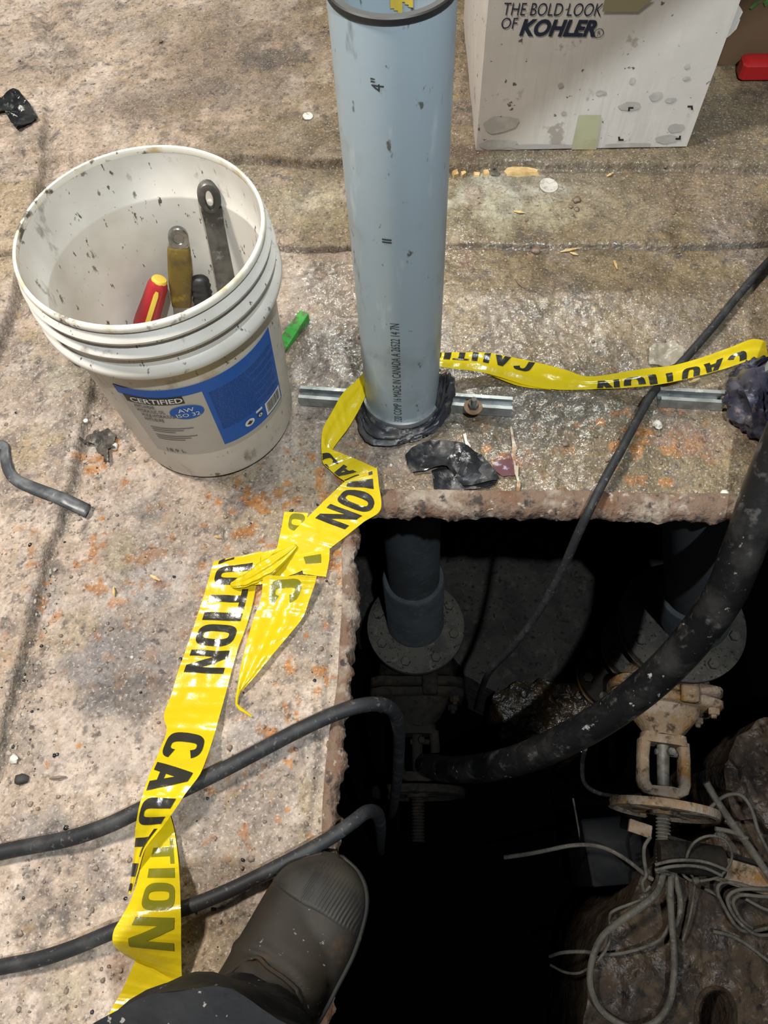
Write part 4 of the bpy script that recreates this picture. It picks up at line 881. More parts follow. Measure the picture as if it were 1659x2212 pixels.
for x0_, x1_, y_, hh in ((1040, 1110, 312, 9), (1110, 1240, 316, 5), (1310, 1400, 315, 6), (1050, 1112, 268, 16)): face_blob('damp_shade_patch', (x0_ + x1_) / 2, y_, (x1_ - x0_) / 2, hh, CARTON_WET_SHADE, x0_ * .01)  # last blob paints in a rounded shadow at the carton's lower left
# torn corner flap
p = [(1592, 8), (1606, 30), (1598, 45), (1590, 58), (1600, 46), (1592, 66), (1578, 80), (1562, 92), (1566, 70), (1570, 40), (1576, 0)]
mb = MB(); pts = [face_pt(*q) + slant * .01 for q in p]; mb.add(pts + [q + fn * -.006 for q in pts], [tuple(range(len(p))), tuple(range(2 * len(p) - 1, len(p) - 1, -1))] + [(i, (i + 1) % len(p), (i + 1) % len(p) + len(p), i + len(p)) for i in range(len(p))]); mb.build('torn_edge', CARTON, box, False)
# brown box behind
kb = thing('brown_carton', 'plain brown cardboard box behind the white carton at the right edge', 'carton', P(1640, 138, 0))
k0 = PF(1550, 141); k1 = PF(1760, 137); k0.z = k1.z = .012; kx = (k1 - k0); ky = Vector((-kx.y, kx.x, 0)).normalized() * .30
carton_panel('front_panel', k0, kx, Zv * .3, KRAFT, bulge=.002, seed=11, parent=kb); carton_panel('side_panel', k0 + ky, -ky, Zv * .3, KRAFT, bulge=.002, seed=12, parent=kb); carton_panel('side_panel', k1, ky, Zv * .3, KRAFT, bulge=.002, seed=13, parent=kb)
carton_panel('back_panel', k1 + ky, -kx, Zv * .3, KRAFT, bulge=.002, seed=14, parent=kb); carton_panel('top_flap', k0 + Zv * .3, kx, ky, KRAFT, bulge=.002, seed=15, parent=kb)
kn = Vector((kx.y, -kx.x, 0)).normalized()
def kface(px, py):
    d_ = P(px, py, 0) - Vector((0, 0, H)); t = (k0 - Vector((0, 0, H))).dot(kn) / d_.dot(kn); return Vector((0, 0, H)) + d_ * t + kn * .004
MB().add([kface(1618, 14), kface(1634, 0), kface(1645, 0), kface(1622, 18)], [(0, 1, 2, 3)]).build('green_mark', GREEN_PL, kb, False)
MB().add([kface(1648, 2), kface(1662, -6), kface(1662, 4), kface(1652, 12)], [(0, 1, 2, 3)]).build('green_mark', GREEN_PL, kb, False)
# red tool case corner
rc = PF(1640, 182); mb = MB(); mb.box((rc.x + .03, rc.y + .022, rc.z + .019), (.068, -.008, 0), (.003, .020, 0), (0, 0, .019), .006)
o = mb.build('red_case', RED_BRT); tag(o, 'bright red plastic thing on the floor in front of the brown box', 'case')
gb = P(1010, 30, 0); mb = MB(); mb.box((gb.x - .02, gb.y + .12, .13), (.03, 0, 0), (0, .02, 0), (0, 0, .125), .003)
o = mb.build('grey_panel', mat('slate_blue_panel', (.09, .105, .14), .6)); tag(o, 'slate blue upright board seen between the pipe and the white carton', 'board')

# ------------------------------------------------------------------ person: boot and trouser leg
person = thing('person', 'person standing at the pit edge, seen as one black rubber boot and dark trouser leg', 'person', P(600, 2040, 0))
BS = [  # left px, right px, sole bottom z, top z, sharpness
    ((690, 1846), (735, 1853), .024, .040), ((652, 1856), (768, 1884), .012, .058), ((618, 1872), (785, 1920), .006, .068), ((588, 1906), (787, 1964), .005, .074), ((562, 1948), (776, 2012), .005, .078),
    ((538, 1990), (760, 2060), .005, .082), ((512, 2034), (742, 2098), .005, .089), ((488, 2078), (722, 2136), .005, .098), ((464, 2118), (704, 2172), .005, .112), ((440, 2156), (684, 2208), .005, .130), ((412, 2196), (656, 2250), .005, .150), ((380, 2240), (620, 2296), .006, .165), ((350, 2290), (575, 2340), .008, .17)]
sec = []
for (l, r, zb, zt_) in BS:
    a = P(*l, .045); b = P(*r, .045); sec.append((a.x, a.y, b.x, b.y, zb + .004, zt_))
SEC = spline(sec, 90); NS = 64
def boot_pt(i, q, off=0.0):
    x0, y0, x1, y1, zb, zt_ = SEC[i]; a = Vector((x0, y0, 0)); b = Vector((x1, y1, 0)); c = (a + b) / 2; hw = (b - a) / 2; zm = min(.045, zb + (zt_ - zb) * .5)
    cs, sn = math.cos(q), math.sin(q); sg = lambda x, e: math.copysign(abs(x) ** e, x)
    L_ = hw.length
    if sn >= 0: p = c + hw * sg(cs, .78) * (1 + off / L_); p.z = zm + (zt_ - zm + off) * sg(sn, .92)
    else: p = c + hw * sg(cs, .35) * .98; p.z = zm + (zm - zb) * sg(sn, .35)
    return p
crease = []
rows = []
for i in range(90):
    row = []
    for k in range(NS):
        q = 2 * PI * k / NS; off = 0
        if math.sin(q) > .1 and i > 34:
            off -= .004 * math.exp(-((i - 50 - 9 * math.cos(q) - 3 * math.sin(3 * q)) / 1.8) ** 2) * math.sin(q) - .0025 * math.exp(-((i - 53.5 - 9 * math.cos(q)) / 2) ** 2)
            off -= .0028 * math.exp(-((i - 43 - 8 * math.cos(q)) / 1.6) ** 2) * max(0, math.cos(q - .7))
        row.append(boot_pt(i, q, off))
    rows.append(row)
x0, y0, x1, y1, zb, zt_ = SEC[0]; tip = Vector(((x0 + x1) / 2, (y0 + y1) / 2, (zb + zt_) / 2)); fwd = ((Vector((SEC[0][0] + SEC[0][2], SEC[0][1] + SEC[0][3], 0)) - Vector((SEC[9][0] + SEC[9][2], SEC[9][1] + SEC[9][3], 0)))).normalized()
front = [[tip.lerp(p, .72) + fwd * .0045 for p in rows[0]]]
mb = MB(); mb.grid(front + rows, True, True, True); boot = mb.build('rubber_boot', BOOT, person, True, 0)
# ribbed toe cap
crow = []
def capline(k_): return 27 + 5 * k_
for i in range(0, 33):
    row = []
    for k in range(0, 181):
        q = .16 + (PI - .30) * k / 180; lim = 21 + 10 * (.5 + .5 * math.cos(q * 1.0)); ii = i / 32 * lim + .5
        lo = int(ii); f = ii - lo; A_ = boot_pt(lo, q, .0014); B_ = boot_pt(min(lo + 1, 89), q, .0014); p = A_.lerp(B_, f)
        ribzone = 1 if (.35 < q < 1.75 and 5 < i < 31) else 0
        if ribzone:
            hv = p * 1.0; ph = hv.x * 1150 - hv.y * 900; p.z += .0007 * math.sin(ph)
        if i == 32: p.z -= .0016
        row.append(p)
    crow.append(row)
mb = MB(); mb.grid(crow); mb.build('toe_cap', BOOT_D, boot, True, 0)
# sole welt
mb = MB(); wl = [boot_pt(i, 0, 0) for i in range(88, -1, -2)] + [boot_pt(0, PI * t / 6, 0) for t in range(1, 6)] + [boot_pt(i, PI, 0) for i in range(0, 89, 2)]
for p_ in wl: p_.z = .022
mb.tube(wl, .0038, 8); mb.build('sole_edge', BOOT_D, boot)
mb = MB()
for pts in ([(466, 2126, 1), (500, 2098, 1), (530, 2074, 1), (556, 2070, 1), (590, 2096, 1), (628, 2126, 1), (648, 2155, 1), (646, 2190, 1), (640, 2214, 1)],):
    path = []
    for x, y, _ in spline(pts, 50):
        best = None
        for i in range(30, 90):
            for k in range(0, 33):
                p_ = boot_pt(i, PI * k / 32, .0008); v_ = (AX * 0); r_ = Vector((p_.x, p_.y, p_.z - H)); cv = Vector((1, 0, 0)) * 0
                X_ = p_.x * AX + p_.y * AY + (H - p_.z) * dv; sx, sy = CX + F * X_.x / X_.z, CY + F * X_.y / X_.z; d_ = (sx - x) ** 2 + (sy - y) ** 2
                if best is None or d_ < best[0]: best = (d_, p_)
        path.append(best[1])
    sm = [path[0]] + [(path[i - 1] + path[i] * 2 + path[i + 1]) / 4 for i in range(1, len(path) - 1)] + [path[-1]]
    mb.tube(sm, .0022, 8)
mb.build('ankle_seam', BOOT, boot)
# leg rising out of the frame: boot shaft, then trouser
def leg_rows(st, n, k, seed, amp):
    q = spline(st, n); rows = []
    for i, (px, py, z, rx, ry) in enumerate(q):
        c = P(px, py, z); row = []
        for j in range(k):
            a = 2 * PI * j / k; f = 1 + amp * (mnoise.noise(Vector((math.cos(a) * 1.5, math.sin(a) * 1.5, z * 9 + seed))) + .5 * mnoise.noise(Vector((math.cos(a) * 3, math.sin(a) * 3, z * 30 + seed))))
            row.append(c + Vector((math.cos(a) * rx * f, math.sin(a) * ry * f, .012 * amp * 10 * mnoise.noise(Vector((math.cos(a) * 2, math.sin(a) * 2, seed + 3))))))
        rows.append(row)
    return rows
mb = MB(); mb.grid(leg_rows([(500, 2262, .09, .056, .064), (492, 2278, .14, .057, .062), (480, 2300, .20, .058, .060), (450, 2350, .32, .060, .062)], 30, 40, 2, .04), True, True, True); mb.build('boot_shaft', BOOT, boot)
mb = MB(); mb.grid(leg_rows([(500, 2330, .135, .070, .070), (500, 2326, .145, .077, .078), (492, 2345, .20, .082, .082), (478, 2385, .28, .085, .085), (450, 2470, .38, .088, .088), (400, 2610, .50, .095, .095)], 46, 56, 5, .13), True, True, True); mb.build('trouser_leg', TROUSER, person)

# ------------------------------------------------------------------ pit pipework: two gate valves with flanges
Z = Vector((0, 0, 1))
def flange_stack(parent, c, R, up_m, low_m, nb, rot, Rb, hub=None, seed=0):
    """horizontal pair of bolted discs; c = centre of the upper face"""
    mb = MB(); mb.lathe(c, -Z, [(.05, -.0), (R * .97, 0), (R, .003), (R, .019), (R * .98, .022), (.05, .022)], 64); mb.build('pipe_flange', up_m, parent)
    mb = MB(); mb.lathe(c - Z * .0245, -Z, [(.05, 0), (R * .955, 0), (R * .98, .004), (R * .97, .022), (R * .90, .027), (.05, .027)], 64); mb.build('pipe_flange', low_m, parent)
    mb = MB(); mb.lathe(c - Z * .0215, -Z, [(R * .9, 0), (R * .9, .004)], 48); mb.build('gasket', BLK_GRIP, parent)
    for k in range(nb):
        a = rot + 2 * PI * k / nb; p = c + Vector((math.cos(a) * Rb, math.sin(a) * Rb, 0))
        mb = MB(); mb.lathe(p, Z, [(.0165, 0), (.0165, .002), (.013, .0022)], 20); mb.hexa(p + Z * .002, Z, .0125, .011); mb.build('flange_bolt', up_m, parent, True, 25)
def lump(mb, st, u, v, n=20, e=.7, amp=.0, seed=0):
    """loft of rounded sections: (centre, half width along u, half height along v)"""
    sg = lambda x: math.copysign(abs(x) ** e, x); rows = []
    for c, a, b in st:
        row = []
        for k in range(n):
            q = 2 * PI * k / n; p = c + u * (a * sg(math.cos(q))) + v * (b * sg(math.sin(q))); row.append(p + Vector((nz(p, 40, seed), nz(p, 40, seed + 2), nz(p, 40, seed + 4))) * amp)
        rows.append(row)
    mb.grid(rows, True, True, True)
def gate_valve(parent, O, u, f, body_c, s, m, seed, stem_len=.10, sm=None):
    """O: centre of the bonnet flange; u across, f towards the handwheel; body_c: centre of the pipe run below the flange"""
    v = Z
    mb = MB(); lump(mb, [(body_c + Z * .10, .085 * s, .085 * s), (body_c + Z * .02, .098 * s, .09 * s), (body_c - Z * .08, .10 * s, .09 * s), (body_c - Z * .22, .09 * s, .085 * s)], u, f, 28, .9, .004, seed)
    lump(mb, [(body_c + f * .02 - Z * .05, .10 * s, .075 * s), (O - f * .03 * s, .105 * s, .075 * s)], u, v, 24, .6, .003, seed); mb.build('valve_body', m, parent, True, 50)
    for q, (o_, nm) in enumerate(((-.024, 'bonnet_flange'), (.004, 'bonnet_flange'))):
        mb = MB(); lump(mb, [(O + f * (o_ * s), .122 * s, .078 * s), (O + f * ((o_ + .004) * s), .127 * s, .083 * s), (O + f * ((o_ + .018) * s), .127 * s, .083 * s), (O + f * ((o_ + .024) * s), .121 * s, .077 * s)], u, v, 40, .42, .003, seed + q); mb.build(nm, m, parent, True, 50)
    for sx in (-1, 1):
        for sz in (-1, 1):
            p = O + u * (.100 * s * sx) + v * (.055 * s * sz) + f * (.028 * s); mb = MB(); mb.hexa(p, f, .0135 * s, .014 * s); mb.lathe(p, f, [(.007 * s, .013), (.006 * s, .022 * s)], 10); mb.build('bonnet_bolt', m, parent, True, 25)
    mb = MB(); mb.box(O + v * (.088 * s) + u * .035 * s, u * .02 * s, v * .012 * s, f * .03 * s, .004); lump(mb, [(O + f * .026 * s, .085 * s, .062 * s), (O + f * .05 * s, .078 * s, .056 * s), (O + f * .075 * s, .058 * s, .045 * s), (O + f * .092 * s, .046 * s, .04 * s), (O + f * .10 * s, .040 * s, .036 * s)], u, v, 30, .8, .005, seed + 3); mb.build('bonnet', m, parent, True, 50)
    mb = MB()                                           # yoke: collar, two arms, end block
    lump(mb, [(O + f * .095 * s, .050 * s, .032 * s), (O + f * .118 * s, .054 * s, .030 * s)], u, v, 24, .5, .002, seed)
    for sx in (-1, 1):
        lump(mb, [(O + f * .110 * s + u * .044 * s * sx, .013 * s, .024 * s), (O + f * .15 * s + u * .047 * s * sx, .013 * s, .022 * s), (O + f * .205 * s + u * .046 * s * sx, .013 * s, .022 * s), (O + f * .222 * s + u * .038 * s * sx, .016 * s, .022 * s), (O + f * .232 * s + u * .02 * s * sx, .020 * s, .022 * s)], u, v, 16, .6, .002, seed + sx)
    lump(mb, [(O + f * .214 * s, .042 * s, .026 * s), (O + f * .236 * s, .036 * s, .027 * s), (O + f * .252 * s, .030 * s, .026 * s)], u, v, 24, .7, .002, seed + 7); mb.build('yoke', m, parent, True, 50)
    W = O + f * (.262 * s); R = .122 * s
    mb = MB(); mb.lathe(W - f * .010, f, [(R - .020, .006), (R - .012, 0), (R - .002, .001), (R, .008), (R - .002, .019), (R - .012, .021), (R - .020, .015), (R - .020, .006)], 60, False)
    mb.lathe(W - f * .012, f, [(.012, 0), (.030 * s, .001), (.030 * s, .024), (.012, .026)], 30)
    for k in range(5):
        a = 2 * PI * k / 5 + .5; d = u * math.cos(a) + v * math.sin(a); t = f.cross(d); lump(mb, [(W + d * .02, .012, .006), (W + d * (R * .5), .010, .0055), (W + d * (R - .012), .014, .006)], t, f, 12, .7)
    # thin web between rim and hub
    mb.lathe(W - f * .003, f, [(.02, 0), (R - .016, 0), (R - .016, .006), (.02, .006)], 60); mb.build('handwheel', m, parent, True, 45)
    mb = MB(); mb.lathe(O, f, [(.0135 * s, .10 * s), (.0145 * s, .13 * s), (.0135 * s, .22 * s)], 18); mb.build('stem', sm or STEEL_DULL, parent)
    g = O + f * .135 * s + u * .012 * s; mb = MB(); mb.hexa(g + v * .02 * s, v, .010 * s, .012); mb.lathe(g - u * .03 * s, u, [(.007 * s, 0), (.007 * s, .05 * s)], 12); mb.build('gland_bolt', sm or STEEL_DULL, parent, True, 25)
    pr = [(.010, .255 * s)]
    x = .272 * s
    while x < .272 * s + stem_len: pr += [(.0125 * s, x), (.0165 * s, x + .0022), (.0165 * s, x + .0048), (.0125 * s, x + .0068)]; x += .0075
    mb = MB(); mb.lathe(O, f, pr, 20); mb.build('threaded_stem', sm or WIRE, parent, True, 30)

def pvc_drop(parent, c, top, Rp, Rc, hc, m):
    """plastic pipe with a wider socket, from the flange up to the slab"""
    top = c + (top - c) * ((-.055 - c.z) / (top.z - c.z)); d = (top - c); L_ = d.length; n_ = d.normalized()
    mb = MB(); mb.lathe(c, n_, [(Rc * 1.03, 0), (Rc * 1.03, .012), (Rc, .016), (Rc, hc - .004), (Rc - .003, hc), (Rp, hc + .001)], 56); mb.build('pipe_socket', m, parent)
    mb = MB(); mb.lathe(c, n_, [(Rp, hc - .01), (Rp, L_ * .5), (Rp, L_)], 56); mb.build('pipe', m, parent)
# left: plain, deeper in the dark
Lc = P(898, 1350, -.86); Rl = 105 * S(898, 1350, -.86)
lv = thing('gate_valve', 'dark gate valve with grey plastic pipe stub in the shadow, left side of the pit', 'valve', Vector((Lc.x, Lc.y, -1.3)))
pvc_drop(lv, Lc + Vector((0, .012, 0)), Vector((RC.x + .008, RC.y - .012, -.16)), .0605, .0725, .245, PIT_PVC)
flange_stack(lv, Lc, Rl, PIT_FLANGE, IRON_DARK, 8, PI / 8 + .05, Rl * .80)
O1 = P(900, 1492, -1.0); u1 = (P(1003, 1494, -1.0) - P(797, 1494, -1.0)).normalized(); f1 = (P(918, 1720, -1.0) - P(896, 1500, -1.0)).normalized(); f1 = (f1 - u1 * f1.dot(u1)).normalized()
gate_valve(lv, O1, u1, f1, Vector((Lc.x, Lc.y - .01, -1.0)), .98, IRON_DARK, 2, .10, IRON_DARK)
# right: bigger, higher, rusty
Rc_ = P(1475, 1340, -.72); Rr = 134 * S(1475, 1340, -.72)
rv = thing('gate_valve', 'rusty dust-covered gate valve with handwheel under a grey plastic pipe, right side of the pit', 'valve', Vector((Rc_.x, Rc_.y, -1.2)))
cA = P(1500, 1335, -.72); top = P(1512, 1140, -.22)
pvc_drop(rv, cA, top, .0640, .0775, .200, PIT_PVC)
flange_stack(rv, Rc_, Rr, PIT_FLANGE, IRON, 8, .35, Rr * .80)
O2 = P(1432, 1503, -.85); u2 = (P(1548, 1520, -.85) - P(1336, 1488, -.85)).normalized(); f2 = (P(1412, 1720, -.85) - P(1444, 1500, -.85)).normalized(); f2 = (f2 - u2 * f2.dot(u2)).normalized()
gate_valve(rv, O2, u2, f2, Vector((Rc_.x, Rc_.y, -.90)), 1.0, IRON, 8, .125)
# lower flanges to its left
for (px, py, z, rpx, rot) in ((1392, 1388, -.83, 86, .3), (1332, 1452, -.94, 80, .9)):
    c = P(px, py, z); R = rpx * S(px, py, z); nm = thing('flanged_tee', 'dark bolted pipe flange tucked under the left edge of the rusty valve' if py < 1400 else 'lowest dark bolted flange at the left foot of the rusty valve', 'flange', c)
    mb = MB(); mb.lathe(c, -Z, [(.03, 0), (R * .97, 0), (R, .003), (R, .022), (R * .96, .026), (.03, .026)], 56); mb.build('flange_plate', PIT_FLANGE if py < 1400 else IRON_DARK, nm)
    mb = MB(); mb.lathe(c - Z * .03, -Z, [(R * .95, 0), (R * .97, .02), (R * .7, .03), (R * .62, .25)], 48); mb.build('pipe_body', IRON, nm)
    for k in range(8):
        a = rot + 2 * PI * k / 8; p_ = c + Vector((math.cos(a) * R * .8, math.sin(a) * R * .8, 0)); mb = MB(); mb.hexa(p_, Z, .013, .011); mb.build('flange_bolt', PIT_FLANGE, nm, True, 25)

# ------------------------------------------------------------------ right-hand pit floor, plate, bracket, wires
o = rough_block('pump_plate', [(1255, 2330), (1262, 2212), (1275, 2120), (1298, 2040), (1325, 1985), (1365, 1945), (1385, 1890), (1420, 1850), (1500, 1830), (1560, 1790), (1600, 1740), (1640, 1700), (1760, 1660), (1800, 2000), (1760, 2330)], -1.38, -.93, RUST_PLATE, 12, .012, .013)
tag(o, 'muddy rust-brown pump plate with an oval hole, bottom right of the pit', 'plate')
oc = P(1547, 2182, -.93)
def oval(cx_, cy_, rx, ry, z, n=40): return [P(cx_ + rx * math.copysign(abs(math.cos(2 * PI * k / n)) ** .85, math.cos(2 * PI * k / n)), cy_ + ry * math.sin(2 * PI * k / n), z) for k in range(n)]
bm = bmesh.new(); bm.from_mesh(o.data); hole_px = lambda p_: None
kill = []
for f_ in bm.faces:
    cc = f_.calc_center_median(); X_ = cc.x * AX + cc.y * AY + (H - cc.z) * dv; sx, sy = CX + F * X_.x / X_.z, CY + F * X_.y / X_.z
    if cc.z > -1.0 and f_.normal.z > .3 and ((sx - 1547) / 36) ** 2 + ((sy - 2196) / 56) ** 2 < 1: kill.append(f_)
bmesh.ops.delete(bm, geom=kill, context='FACES'); bm.to_mesh(o.data); bm.free()
mb = MB(); r0 = oval(1547, 2196, 46, 66, -.922); r1 = oval(1547, 2196, 38, 58, -.914); r2 = oval(1547, 2196, 33, 52, -.925); r3 = [p_ + Vector((0, 0, -.2)) for p_ in r2]
for k in range(40): r0[k].z += .004 * nz(r0[k], 40, 3); r1[k].z += .006 * nz(r1[k], 40, 5)
mb.grid([r0, r1, r2, r3], True, False, True); pr_ = mb.build('hole_lip', RUST_PLATE, o)
# higher rubble ground far right
g = rough_block('rubble_mound', [(1560, 1640), (1640, 1560), (1800, 1500), (1860, 1900), (1700, 1800), (1590, 1760)], -1.35, -.88, RUST_PLATE, 22, .02, .014)
tag(g, 'mound of brown muddy rubble right of the rusty valve at the picture edge', 'rubble')
# rusty flat bracket
ba, bb_ = P(1430, 1836, -.87), P(1665, 1905, -.87); ax = (bb_ - ba).normalized(); ay = Vector((-ax.y, ax.x, 0))
br_ = thing('steel_bracket', 'rusty flat steel bracket behind the wires, right of the threaded stem', 'bracket', (ba + bb_) / 2)
mb = MB(); mb.box((ba + bb_) / 2, ax * (bb_ - ba).length * .5, ay * .030, Z * .006, .002); mb.build('plate', IRON, br_)
mb = MB(); mb.box((ba + bb_) / 2 + ay * .026 + Z * .018, ax * (bb_ - ba).length * .5, ay * .004, Z * .022, .001); mb.build('upstand', IRON_DARK, br_)
mb = MB(); a_ = P(1420, 1845, -.84); b_ = P(1560, 1862, -.84); mb.tube([a_, a_.lerp(b_, .3), a_.lerp(b_, .7), b_], [.030, .034, .034, .032], 22); o = mb.build('motor_barrel', IRON_DARK); tag(o, 'short black metal barrel under the wire loop, right of the threaded stem', 'barrel')
a_ = P(1215, 1700, -1.1); mb = MB(); mb.box(P(1310, 1840, -1.12), Vector((.075, 0, 0)), Vector((0, .075, 0)), Vector((0, 0, .12)), .004); o = mb.build('switch_box', mat('black_metal_box', (.006, .0065, .0075), .6, 0, layers=[(20, (.013, .013, .013), .5, .7, 3)], spec=.1)); tag(o, 'dark metal box in the black pit left of the threaded stem', 'box')
mb = MB(); b0 = P(1365, 1780, -.90); b1 = P(1400, 1800, -.90); mb.box((b0 + b1) / 2, Vector((.024, -.010, 0)), Vector((.005, .013, 0)), Z * .006, .001); o = mb.build('rusty_tab', IRON); tag(o, 'small rusty steel tab below the handwheel', 'tab')

WIRES = [
 ('grey wire arching from the dark pit to the foot of the threaded stem', 9.0, [(1090, 1852, -1.0), (1150, 1843, -.96), (1240, 1826, -.92), (1300, 1830, -.90), (1350, 1855, -.88), (1395, 1890, -.86), (1410, 1900, -.86)]),
 ('long thick grey cable looping down and round the pump plate', 15, [(1432, 1890, -.84), (1420, 1925, -.83), (1390, 1955, -.83), (1340, 1990, -.83), (1300, 2025, -.85), (1279, 2075, -.87), (1275, 2125, -.88), (1290, 2170, -.89), (1320, 2200, -.89), (1370, 2222, -.89), (1420, 2205, -.89), (1448, 2160, -.89), (1456, 2100, -.88), (1455, 2040, -.87), (1450, 1980, -.86), (1448, 1920, -.85), (1452, 1870, -.85)]),
 ('thin grey wire bending left of the thick loop into the dark', 6.5, [(1415, 1935, -.85), (1370, 1950, -.86), (1325, 1968, -.87), (1317, 1985, -.88), (1318, 2020, -.88), (1310, 2050, -.88), (1290, 2076, -.88)]),
 ('grey wire crossing the loop towards the dark water', 7.5, [(1445, 2000, -.89), (1425, 2030, -.89), (1380, 2050, -.90), (1320, 2062, -.91), (1260, 2056, -.93), (1215, 2058, -.98), (1188, 2066, -1.05)]),
 ('faint grey wire curling out over the black water', 5.5, [(1275, 2090, -.90), (1250, 2102, -.93), (1220, 2100, -.97), (1190, 2085, -1.03)]),
 ('grey wire standing straight down from the tied knot', 4.5, [(1502, 1905, -.86), (1497, 1945, -.88), (1488, 1990, -.89), (1475, 2032, -.90)]),
 ('round open loop of grey wire above the bracket', 6.0, [(1503, 1903, -.86), (1488, 1880, -.83), (1484, 1850, -.80), (1500, 1820, -.78), (1530, 1806, -.77), (1562, 1812, -.77), (1580, 1838, -.78), (1576, 1868, -.80), (1550, 1895, -.83), (1505, 1904, -.86)]),
 ('grey wire hooked under the loop knot', 6.5, [(1478, 1862, -.85), (1474, 1885, -.86), (1488, 1900, -.86), (1503, 1904, -.86)]),
 ('stout grey conduit running from the valve to the right edge', 16, [(1525, 1690, -.80), (1552, 1735, -.81), (1590, 1790, -.82), (1625, 1838, -.83), (1660, 1890, -.83), (1690, 1930, -.83)]),
 ('thin wire bowing out right of the stout conduit', 8, [(1518, 1762, -.82), (1545, 1735, -.81), (1570, 1718, -.80), (1600, 1718, -.80), (1622, 1745, -.80), (1640, 1800, -.81), (1665, 1850, -.82)]),
 ('pale conduit joining the stout one below the handwheel', 10, [(1545, 1790, -.82), (1580, 1797, -.82), (1615, 1812, -.82)]),
 ('outer grey wire of the bundle at the right edge', 8, [(1700, 1915, -.86), (1640, 1920, -.86), (1590, 1908, -.86), (1560, 1906, -.87), (1550, 1925, -.88), (1565, 1960, -.89), (1590, 2000, -.90), (1620, 2012, -.90), (1700, 1995, -.90)]),
 ('inner grey wire of the bundle at the right edge', 8, [(1700, 1926, -.85), (1630, 1920, -.85), (1590, 1924, -.86), (1572, 1940, -.87), (1578, 1965, -.88), (1600, 1995, -.89), (1640, 2020, -.89), (1700, 2012, -.89)]),
 ('middle grey wire of the bundle at the right edge', 8, [(1700, 1940, -.85), (1640, 1936, -.85), (1600, 1934, -.85), (1584, 1950, -.86), (1600, 1985, -.88), (1625, 2005, -.89)]),
 ('grey wire slanting across the rubble to the lower right edge', 8, [(1540, 2012, -.91), (1580, 2022, -.91), (1620, 2045, -.91), (1670, 2085, -.91)]),
 ('straight grey wire lying along the right edge bundle', 7, [(1700, 1975, -.87), (1655, 1965, -.87), (1610, 1942, -.87)]),
 ('short grey wire lying beside the bundle', 7, [(1522, 1920, -.90), (1548, 1935, -.90), (1568, 1965, -.90), (1590, 2000, -.90)]),
 ('black wire drooping in an arc left of the yoke', 9, [(1264, 1618, -.75), (1258, 1650, -.85), (1262, 1690, -.92), (1290, 1712, -.95), (1335, 1720, -.95), (1385, 1718, -.95)]),
 ('grey wire bundled along the top of the barrel', 7, [(1415, 1868, -.80), (1450, 1860, -.79), (1490, 1858, -.79), (1530, 1864, -.79), (1570, 1880, -.80)]),
 ('second grey wire bundled along the top of the barrel', 7, [(1415, 1880, -.80), (1450, 1872, -.79), (1490, 1870, -.79), (1525, 1876, -.79), (1560, 1892, -.80)]),
 ('grey wire hugging the left side of the threaded stem', 8, [(1405, 1808, -.82), (1392, 1830, -.82), (1392, 1860, -.84), (1396, 1890, -.85), (1388, 1905, -.86), (1392, 1925, -.87), (1405, 1915, -.87)]),
 ('flat grey strap of cable hanging beside the thick loop', 12, [(1456, 1880, -.86), (1462, 1910, -.86), (1470, 1945, -.87), (1468, 1975, -.88), (1458, 2000, -.89)]),
 ('thin slanting wire dropping through the dark behind the box', 4, [(1238, 1725, -1.0), (1246, 1770, -1.03), (1254, 1815, -1.06)]),
]
for lab_, dpx, pts in WIRES:
    mid = pts[len(pts) // 2]; r = dpx * .5 * S(*mid)
    m_ = CABLE if 'black wire' in lab_ else WIRE
    o = cable('wire', pts, r, m_, lab_, 'wire', 70, 9)
c = P(1503, 1904, -.85); mb = MB(); mb.lathe(c - Vector((.006, 0, 0)), (1, .2, 0), [(.006, 0), (.0075, .003), (.0075, .010), (.006, .013)], 12); o = mb.build('cable_tie', WIRE); tag(o, 'cable tie knot gathering the round wire loop', 'tie')

# ------------------------------------------------------------------ scraps and litter on the floor
def scrap(name, outline, m, label, cat, seed, amp=.004, dz=.003, cell=.010, thick=.0012, zs=None):
    poly = [PF(x, y, dz) for x, y in outline]; bm = bmesh.new(); f = bm.faces.new([bm.verts.new(p) for p in poly]); bmesh.ops.triangulate(bm, faces=[f])
    for _ in range(6):
        es = [e for e in bm.edges if e.calc_length() > cell]
        if not es: break
        bmesh.ops.subdivide_edges(bm, edges=es, cuts=1); bmesh.ops.triangulate(bm, faces=bm.faces[:])
    for v in bm.verts:
        q = v.co; r = abs(nz(q, 24, seed)) * 1.3 + .5 * abs(nz(q, 60, seed + 2)); v.co.z = fz(q.x, q.y) + dz + r * amp
    if sum(f.normal.z for f in bm.faces) < 0: bmesh.ops.reverse_faces(bm, faces=bm.faces)
    top = bm.faces[:]; r = bmesh.ops.extrude_face_region(bm, geom=top)
    for g_ in r['geom']:
        if isinstance(g_, bmesh.types.BMVert): g_.co.z += thick
    bmesh.ops.recalc_face_normals(bm, faces=bm.faces); me = bpy.data.meshes.new(name); bm.to_mesh(me); bm.free(); o = put(name, me, m, None, True, 30)
    return tag(o, label, cat) if label else o
bt = thing('black_tape_scrap', 'crumpled black tape scrap on the wet floor in front of the tall pipe', 'tape scrap', P(975, 1010, 0))
s1 = scrap('lower_fold', [(933, 1018), (1000, 1000), (1060, 1010), (1077, 1034), (1070, 1048), (1030, 1060), (938, 1063)], BLACK_PL, None, None, 3, .006, .002); s1.parent = bt; s1.data.transform(Matrix.Translation(-bt.location))
